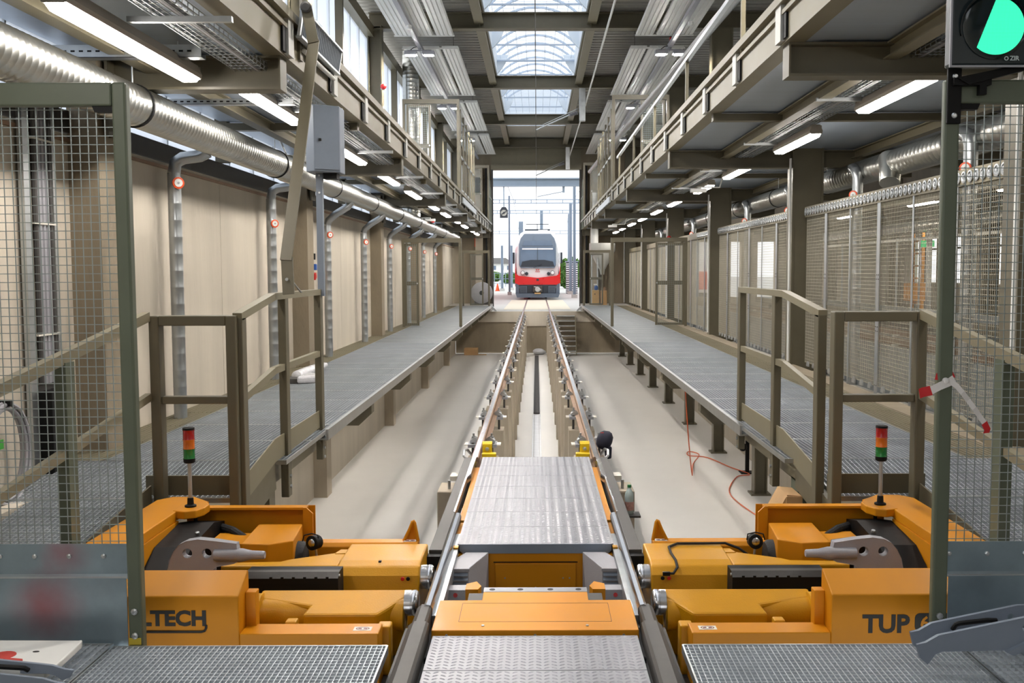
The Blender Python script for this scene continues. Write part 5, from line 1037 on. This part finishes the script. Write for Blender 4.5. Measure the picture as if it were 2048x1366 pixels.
P(la, 'crate', B().box(12.7,13.3,33.6,34.5,.6,1.2), M['ladder'])
ex = T('exit_sign', 'small green exit sign in the neighbouring bay', 'sign', (12, 31, 2.5)); M['exitg'] = EM('exit_green', (40,190,110), .8); P(ex, 'panel', B().box(11.7,12.15,30.5,30.55,2.35,2.55), M['exitg']); P(ex, 'hanger', B().box(11.9,11.92,30.5,30.55,2.55,3.5), M['steel_d'])
# ------------------------------------------------------------------ the train outside
M['trw'] = PM('train_white', (240,242,244), .3, 0, .02, 2, coat=.4); M['trr'] = PM('train_red', (222,26,32), .3, 0, .03, 2, coat=.4); M['trg'] = PM('train_mask', (112,128,146), .3, 0, .06, 2, coat=.3)
M['trglass'] = PM('train_glass', (96,116,140), .12, 0, .12, 1.2, coat=.6); M['trblk'] = PM('train_black', (44,52,62), .5, 0, .1, 4); M['trplough'] = PM('plough_grey', (92,106,122), .5, 0, .06, 3)
TY = 58.0; tx = .06
tr = T('train', 'red and white rail car standing on the track outside the doorway', 'train', (tx, TY, 0))
def tp_(pts, y0, y1, nm, m, par=tr, sm=False, bv=0): return P(par, nm, B().prism([(tx+x, z) for x, z in pts], 'y', y0, y1), M[m], smooth=sm, bevel=bv)
body = [(-1.33,.75),(-1.33,2.9),(-1.22,3.45),(-1.02,3.85),(-.75,4.02),(.75,4.02),(1.02,3.85),(1.22,3.45),(1.33,2.9),(1.33,.75)]
tp_(body, TY+.9, TY+18, 'car_body', 'trw'); P(tr, 'side_stripe', B().box(tx-1.345,tx+1.345,TY+1.2,TY+18,.75,2.1), M['trr'])
# front: lofted nose from body outline to a slightly smaller front outline
fo = [(-1.2,.95),(-1.22,2.3),(-1.14,3.2),(-.98,3.6),(-.72,3.85),(.72,3.85),(.98,3.6),(1.14,3.2),(1.22,2.3),(1.2,.95)]
n = len(body); lo = B(); lo.add([(tx+x,TY+.9,z) for x,z in body]+[(tx+x,TY+.17+max(0,z-1.9)*.17,z) for x,z in fo], [(i,(i+1)%n,n+(i+1)%n,n+i) for i in range(n)]+[tuple(range(n,2*n))]); P(tr, 'nose', lo, M['trw'], smooth=False)
def slab(pts, y, d, nm, m, par=tr, tilt=0): 
    """front panel leaning back above z = 2"""
    f = lambda z: y+max(0,z-1.9)*.17
    k = len(pts); b = B(); b.add([(tx+x,f(z)-d,z) for x,z in pts]+[(tx+x,f(z)+.12,z) for x,z in pts], [tuple(range(k))[::-1],tuple(range(k,2*k))]+[(i,(i+1)%k,k+(i+1)%k,k+i) for i in range(k)]); return P(par, nm, b, M[m])
slab([(-.98,1.82),(-1.08,2.0),(-1.08,3.2),(-.98,3.55),(-.78,3.82),(.78,3.82),(.98,3.55),(1.08,3.2),(1.08,2.0),(.98,1.82)], TY+.12, .02, 'mask', 'trg')
slab([(-1.0,1.92),(-1.03,2.05),(-.98,3.02),(.98,3.02),(1.03,2.05),(1.0,1.92)], TY+.09, .02, 'windscreen', 'trglass'); slab([(-.88,3.12),(-.78,3.42),(.78,3.42),(.88,3.12)], TY+.09, .02, 'destination_window', 'trglass')
slab([(-.98,1.92),(-.9,2.2),(-.4,2.3),(.4,2.3),(.9,2.2),(.98,1.92)], TY+.075, .015, 'dash_band', 'trblk'); slab([(-.01,2.2),(-.01,3.02),(.01,3.02),(.01,2.2)], TY+.065, .015, 'screen_seam', 'trblk')
slab([(-.9,2.9),(-.9,2.98),(.9,2.98),(.9,2.9)], TY+.065, .012, 'sun_visor', 'trw')
P(tr, 'wiper', B().bar((tx-.25,TY+.02,1.84),(tx+.25,TY+.05,2.06),.025,.02), M['trblk'])
rd = [(-1.2,.85),(-1.31,.95),(-1.31,1.95),(-1.25,1.5),(-1.1,1.38),(0,1.26),(1.1,1.38),(1.25,1.5),(1.31,1.95),(1.31,.95),(1.2,.85)]
P(tr, 'red_front', B().prism([(tx+x,z) for x,z in rd], 'y', TY-.02, TY+.5), M['trr'])
for q in (-1,1):
    hl = P(tr, 'headlamp', B().lathe((tx+q*.87,TY+.12,1.55),(0,-1,0),[(0,.125),(.06,.125),(.065,.1)],24), M['trblk'], smooth=True); P(hl, 'lens', B().lathe((tx+q*.87,TY+.055,1.55),(0,-1,0),[(0,.1),(.02,.085),(.03,.03)],24), M['trw'], smooth=True)
    hl = P(tr, 'tail_lamp', B().lathe((tx+q*.64,TY+.12,1.5),(0,-1,0),[(0,.1),(.06,.1),(.065,.08)],20), M['trblk'], smooth=True)
    P(tr, 'mirror', B().box(tx+q*1.34,tx+q*1.46,TY+.6,TY+.8,2.1,2.75), M['trblk'], bevel=.03)
    lv_ = P(tr, 'louvre_panel', B().box(tx+q*.62,tx+q*1.02,TY-.08,TY-.03,.38,.78), M['trplough'])
    for k in range(4): P(lv_, 'louvre', B().box(tx+q*.65,tx+q*.99,TY-.1,TY-.08,.43+k*.09,.46+k*.09), M['trblk'])
    P(tr, 'cheek', B().prism([(tx+q*1.05,.3),(tx+q*1.28,.3),(tx+q*1.28,.95),(tx+q*1.1,.85)], 'y', TY-.05, TY+.9), M['trplough'])
P(tr, 'lower_bay', B().box(tx-1.06,tx+1.06,TY-.03,TY+.6,.3,.86), M['trblk']); cpn = P(tr, 'coupler', B().box(tx-.28,tx+.28,TY-.25,TY,.42,.8), M['steel_d'], bevel=.04); P(cpn, 'coupler_face', B().lathe((tx,TY-.25,.6),(0,-1,0),[(0,.16),(.05,.15),(.06,.08)],16), M['galv']); P(cpn, 'hose', B().tube([(tx-.2,TY-.28,.75),(tx,TY-.32,.7),(tx+.2,TY-.3,.55)],.02,6), M['galv'])
P(tr, 'plough', B().prism([(tx-1.2,.12),(tx-1.28,.36),(tx+1.28,.36),(tx+1.2,.12)], 'y', TY-.2, TY+.5), M['trplough']); P(tr, 'bumper', B().box(tx-.18,tx+.18,TY-.28,TY-.2,.33,.4), M['wood'])
P(tr, 'roof_gear', B().box(tx-.75,tx+.75,TY+1.6,TY+3,4.02,4.14), M['trblk']); P(tr, 'pantograph', B().box(tx-.7,tx+.7,TY+3.5,TY+3.56,4.5,4.54).bar((tx,TY+3.5,4.1),(tx,TY+3.5,4.52),.04), M['trblk']); P(tr, 'horn_box', B().box(tx+.05,tx+.6,TY+1.2,TY+1.5,4.0,4.08), M['trw'])
M['logo'] = PM('logo_red', (200,90,90), .5); P(tr, 'logo', B().box(tx-.14,tx+.14,TY+.113,TY+.118,1.60,1.64).box(tx-.1,tx-.02,TY+.113,TY+.118,1.68,1.76).box(tx+.02,tx+.1,TY+.113,TY+.118,1.68,1.76), M['logo']); P(tr, 'front_camera', B().box(tx-.07,tx+.07,TY-.03,TY-.02,1.08,1.2), M['trblk'])
for q in (-1,1):
    for k in range(3): P(tr, 'wheel', B().lathe((tx+q*.5,TY+2+k*2,.38),(1,0,0),[(-.06,.38),(.06,.38)],20), M['steel_d'])
# ------------------------------------------------------------------ railway yard
M['mast'] = PM('yard_steel', (150,166,184), .5, .2, .05, 3); M['wirec'] = PM('catenary_wire', (130,140,156), .5, .3)
def gantry(y, z, h, label, truss=True, x0=-9, x1=9, legs=True):
    t = T('catenary_gantry', label, 'gantry', (0, y, -.02), 'catenary gantries')
    if truss:
        P(t, 'top_chord', B().box(x0,x1,y-.06,y+.06,z+h-.07,z+h), M['mast']); P(t, 'bottom_chord', B().box(x0,x1,y-.06,y+.06,z,z+.07), M['mast'])
        k = x0
        while k <= x1: P(t, 'strut', B().box(k-.035,k+.035,y-.05,y+.05,z+.07,z+h-.07), M['mast']); k += 1.2
    else: P(t, 'girder', B().hbeam(x0,x1,y-.15,y+.15,z,z+h,'x',.05,.06), M['mast'])
    if legs:
        for x in (x0, x1): P(t, 'leg', B().box(x-.12,x+.12,y-.12,y+.12,-.02,z+h), M['mast'])
    return t
gantry(50, 5.85, .42, 'heavy grey gantry girder just outside the doorway', False, -8, 8)
gantry(76, 6.75, .33, 'upper truss gantry across the yard above the train', True, -10, 6.5); gantry(92, 6.9, .33, 'second truss gantry across the yard behind the train', True, -12, 8); gantry(118, 6.0, .4, 'lowest distant truss gantry behind the train', True, -14, 12)
for i, (x, y, h, w) in enumerate(((2.35,62,7.2,.18),(2.45,72,6.5,.22),(2.6,80,6.2,.2),(2.75,84.5,6.1,.25),(.5,100,7.7,.3),(-1.4,90,6.1,.4),(-2.9,84,3.8,.2),(-2.2,88,3.9,.2),(-1.9,70,6.9,.14))):
    t = T('yard_mast', 'upright catenary mast in the yard, ' + ('tall one right of the train nearest the doorway','tall one behind the striped cabinet','thin one right of the train','thick one far right of the train','one rising behind the train roof','thick short one left of the train roof','leftmost thin mast by the house','thin mast right of the house','tall thin mast left of the train')[i], 'mast', (x, y, -.02), 'yard masts')
    P(t, 'shaft', B().hbeam(x-w/2,x+w/2,y-w/2,y+w/2,-.02,h,'z',.03,.04), M['mast']); P(t, 'base', B().box(x-w,x+w,y-w,y+w,-.02,.2), M['yard'])
for i, (x, z, zz) in enumerate(((-3.4,6.8,6.6),(-1.6,7.6,7.3),(2.6,7.9,7.4),(4.5,6.6,6.2),(.0,6.6,6.6))):
    ONE('yard_wire', B().tube([(x,50,6.28),(x*1.1,76,7.09),(x*1.2,92,7.24),(x*1.3,118,6.42)], .018, 4), M['wirec'], 'thin catenary wire over the yard, ' + ('far left','left of centre','right of centre','far right','above the train')[i] + ' one', 'wire', (x, 80, z), 'yard wires')
for i, (y, z, x0, x1) in enumerate(((50,5.6,.9,.1),)):
    t = T('yard_cantilever', 'slanted catenary arm hanging from the girder outside the doorway', 'arm', (x0, y, z), 'yard cantilevers'); P(t, 'arm', B().cyl((.05,y,z-.25),(1.35,y,z+.0),.02,n=8), M['mast']); P(t, 'drop', B().box(1.3,1.42,y-.04,y+.04,z-.05,z+.35), M['mast'])
hs = T('hanging_signal', 'dark house-shaped signal board hanging left of the doorway top', 'sign', (-1.62, 50, 4.3)); M['signd'] = PM('sign_dark', (62,66,76), .5)
P(hs, 'hanger', B().box(-1.65,-1.59,49.97,50.03,4.8,5.85), M['mast']); P(hs, 'board', B().prism([(-1.82,4.3),(-1.82,4.68),(-1.72,4.84),(-1.52,4.84),(-1.42,4.68),(-1.42,4.3)], 'y', 49.96, 50.0), M['signd']); P(hs, 'symbol', B().lathe((-1.62,49.96,4.55),(0,-1,0),[(0,.15),(.01,.15)],24), M['bracket']); P(hs, 'arm_symbol', B().bar((-1.73,49.945,4.48),(-1.51,49.945,4.62),.02,.05,(0,0,1)), M['signd']); P(hs, 'horn', B().lathe((-1.62,49.95,4.55),(0,-1,0),[(0,.05),(.04,.03)],16), M['signd'])
sc_ = T('striped_cabinet', 'tall cabinet with white and dark louvre stripes right of the train', 'cabinet', (2.65, 74, -.02)); P(sc_, 'body', B().box(2.2,3.05,74.2,75.2,-.02,2.3), M['trplough'])
for k in range(14): P(sc_, 'louvre', B().prism([(74.2,.05+k*.16),(74.05,.05+k*.16),(74.12,.13+k*.16),(74.2,.13+k*.16)], 'x', 2.2,3.05), M['trw'])
P(sc_, 'cap', B().box(2.15,3.1,74.0,75.25,2.3,2.38), M['mast'])
for i, (x, lab) in enumerate(((-.545,''),(.545,''))): pass
for i, x in enumerate((-6.3,-5.3,-3.9,-2.9)):
    ONE('yard_rail', B().tube([(x,62,.05),(x-.5,75,.05),(x-4,100,.05)], .05, 6), M['rail_r'], f'rusty yard rail left of the train, {ORD[i]} from the left', 'rail', (x, 75, 0), 'yard rails')
ho = T('house', 'white house with grey hipped roof behind the yard', 'house', (-8.4, 200, -.02)); P(ho, 'wall', B().box(-12,-4.9,196,206,-.02,3.1), M['white']); P(ho, 'roof', B().add([(-12.4,195.5,3.1),(-4.5,195.5,3.1),(-4.5,206.5,3.1),(-12.4,206.5,3.1),(-10,201,4.3),(-6.2,201,4.3)], [(0,1,5,4),(1,2,5),(2,3,4,5),(3,0,4),(3,2,1,0)]), M['steel_d'])
for x in (-11.5,-10,-8.5,-7,-5.8): 
    for z in (.4,1.9): P(ho, 'window', B().box(x,x+.5,195.95,196,z,z+.8), M['trglass'])
M['leaf'] = PM('foliage', (92,128,62), .8, 0, .35, 3, bump=.6, bscale=5); M['bark'] = PM('bark', (90,76,60), .9)
def leaves(c, r, n, sc, seed):
    rnd = random.Random(seed); b = B()
    for i in range(n):
        a, z, q = rnd.uniform(0,6.28), rnd.uniform(-1,1), rnd.uniform(.55,1)**.5; h = math.sqrt(1-z*z)
        p = Vector(c)+Vector((r[0]*q*h*math.cos(a), r[1]*q*h*math.sin(a), r[2]*q*z)); u = Vector((rnd.uniform(-1,1),rnd.uniform(-1,1),rnd.uniform(-1,1))).normalized(); w = u.orthogonal().normalized(); s_ = sc*rnd.uniform(.6,1.3)
        b.add([tuple(p-u*s_),tuple(p+w*s_*.5),tuple(p+u*s_),tuple(p-w*s_*.5)], [(0,1,2,3)])
    return b
for i, (x, y, rx, rz, lab) in enumerate(((3.2,95,1.3,1.5,'green bush right of the train behind the striped cabinet'),(5.2,104,1.6,1.5,'green tree farther right behind the yard masts'),(-7.5,160,2.2,.8,'green hedge in front of the white house'),(-3.3,130,1.2,.7,'low green bush left of the train'))):
    t = T('yard_bush', lab, 'bush', (x, y, -.02), 'yard bushes'); P(t, 'foliage', leaves((x,y,rz*.95), (rx,rx*.6,rz), 1500, .28, i), M['leaf'], kind='stuff'); P(t, 'stem', B().cyl((x,y,-.02),(x,y,rz),.12), M['bark'])
yf = T('yard_fence', 'pale wire fence in front of the house', 'fence', (-9, 108, -.02))
for k in range(24): P(yf, 'post', B().box(-16+k*.6,-15.94+k*.6,108,108.06,-.02,1.5), M['mast'])
for z in (.3,.8,1.4): P(yf, 'rail', B().box(-16,-2,108,108.04,z,z+.05), M['mast'])
cn = T('traffic_cone', 'orange traffic cone in the yard left of the train', 'cone', (-3.3, 84, -.02)); P(cn, 'cone', B().lathe((-3.3,84,.0),(0,0,1),[(0,.18),(.6,.04)],14), M['orangeP'], smooth=True); P(cn, 'base', B().box(-3.52,-3.08,83.8,84.2,-.02,.03), M['orangeP']); P(cn, 'band', B().lathe((-3.3,84,.25),(0,0,1),[(0,.118),(.12,.09)],14,False), M['trw'])
sgn = T('red_disc_sign', 'small red and white disc sign in the yard', 'sign', (-4.9, 80, -.02)); P(sgn, 'post', B().cyl((-4.9,80,0),(-4.9,80,1.5),.03), M['mast']); P(sgn, 'disc', B().lathe((-4.9,79.95,1.6),(0,-1,0),[(0,.3),(.02,.3)],18), M['red']); P(sgn, 'bar', B().box(-5.1,-4.7,79.92,79.93,1.55,1.65), M['trw'])
rt = T('red_train', 'sliver of a red rail vehicle behind the left door jamb', 'train', (-4.9, 50, 0)); P(rt, 'body', B().box(-6.6,-3.6,49,70,.4,3.6), M['trr'], bevel=.1); P(rt, 'window_band', B().box(-6.62,-3.58,50,69,2.0,2.9), M['trblk']); P(rt, 'skirt', B().box(-6.4,-3.8,49.2,69.8,.14,.4), M['trblk'])
rt2 = T('red_train', 'red and white rail vehicle seen through the neighbouring bay opening', 'train', (9, 60, 0)); P(rt2, 'body', B().box(7.5,10.1,56,75,.4,3.6), M['trw'], bevel=.1); P(rt2, 'stripe', B().box(7.48,10.12,55.95,75,.6,1.6), M['trr']); P(rt2, 'skirt', B().box(7.7,9.9,56.2,74,-.02,.4), M['trblk'])
M['grass'] = PM('meadow', (120,150,80), .9, 0, .2, .5); ST('floor_meadow', B().box(16.6, 90, -40, 43, -.4, -.2), M['grass'])
for i, y in enumerate((-2, 12, 26, 40)):
    t = T('meadow_hedge', f'green hedge outside the far windows of the neighbouring bay, {ORD[i]} from the camera', 'hedge', (27, y, -.2), 'meadow hedges'); P(t, 'foliage', leaves((27,y,1.6), (3,6.5,2.2), 1500, .35, 20+i), M['leaf'], kind='stuff'); P(t, 'stem', B().cyl((27,y,-.2),(27,y,1.2),.15), M['bark'])
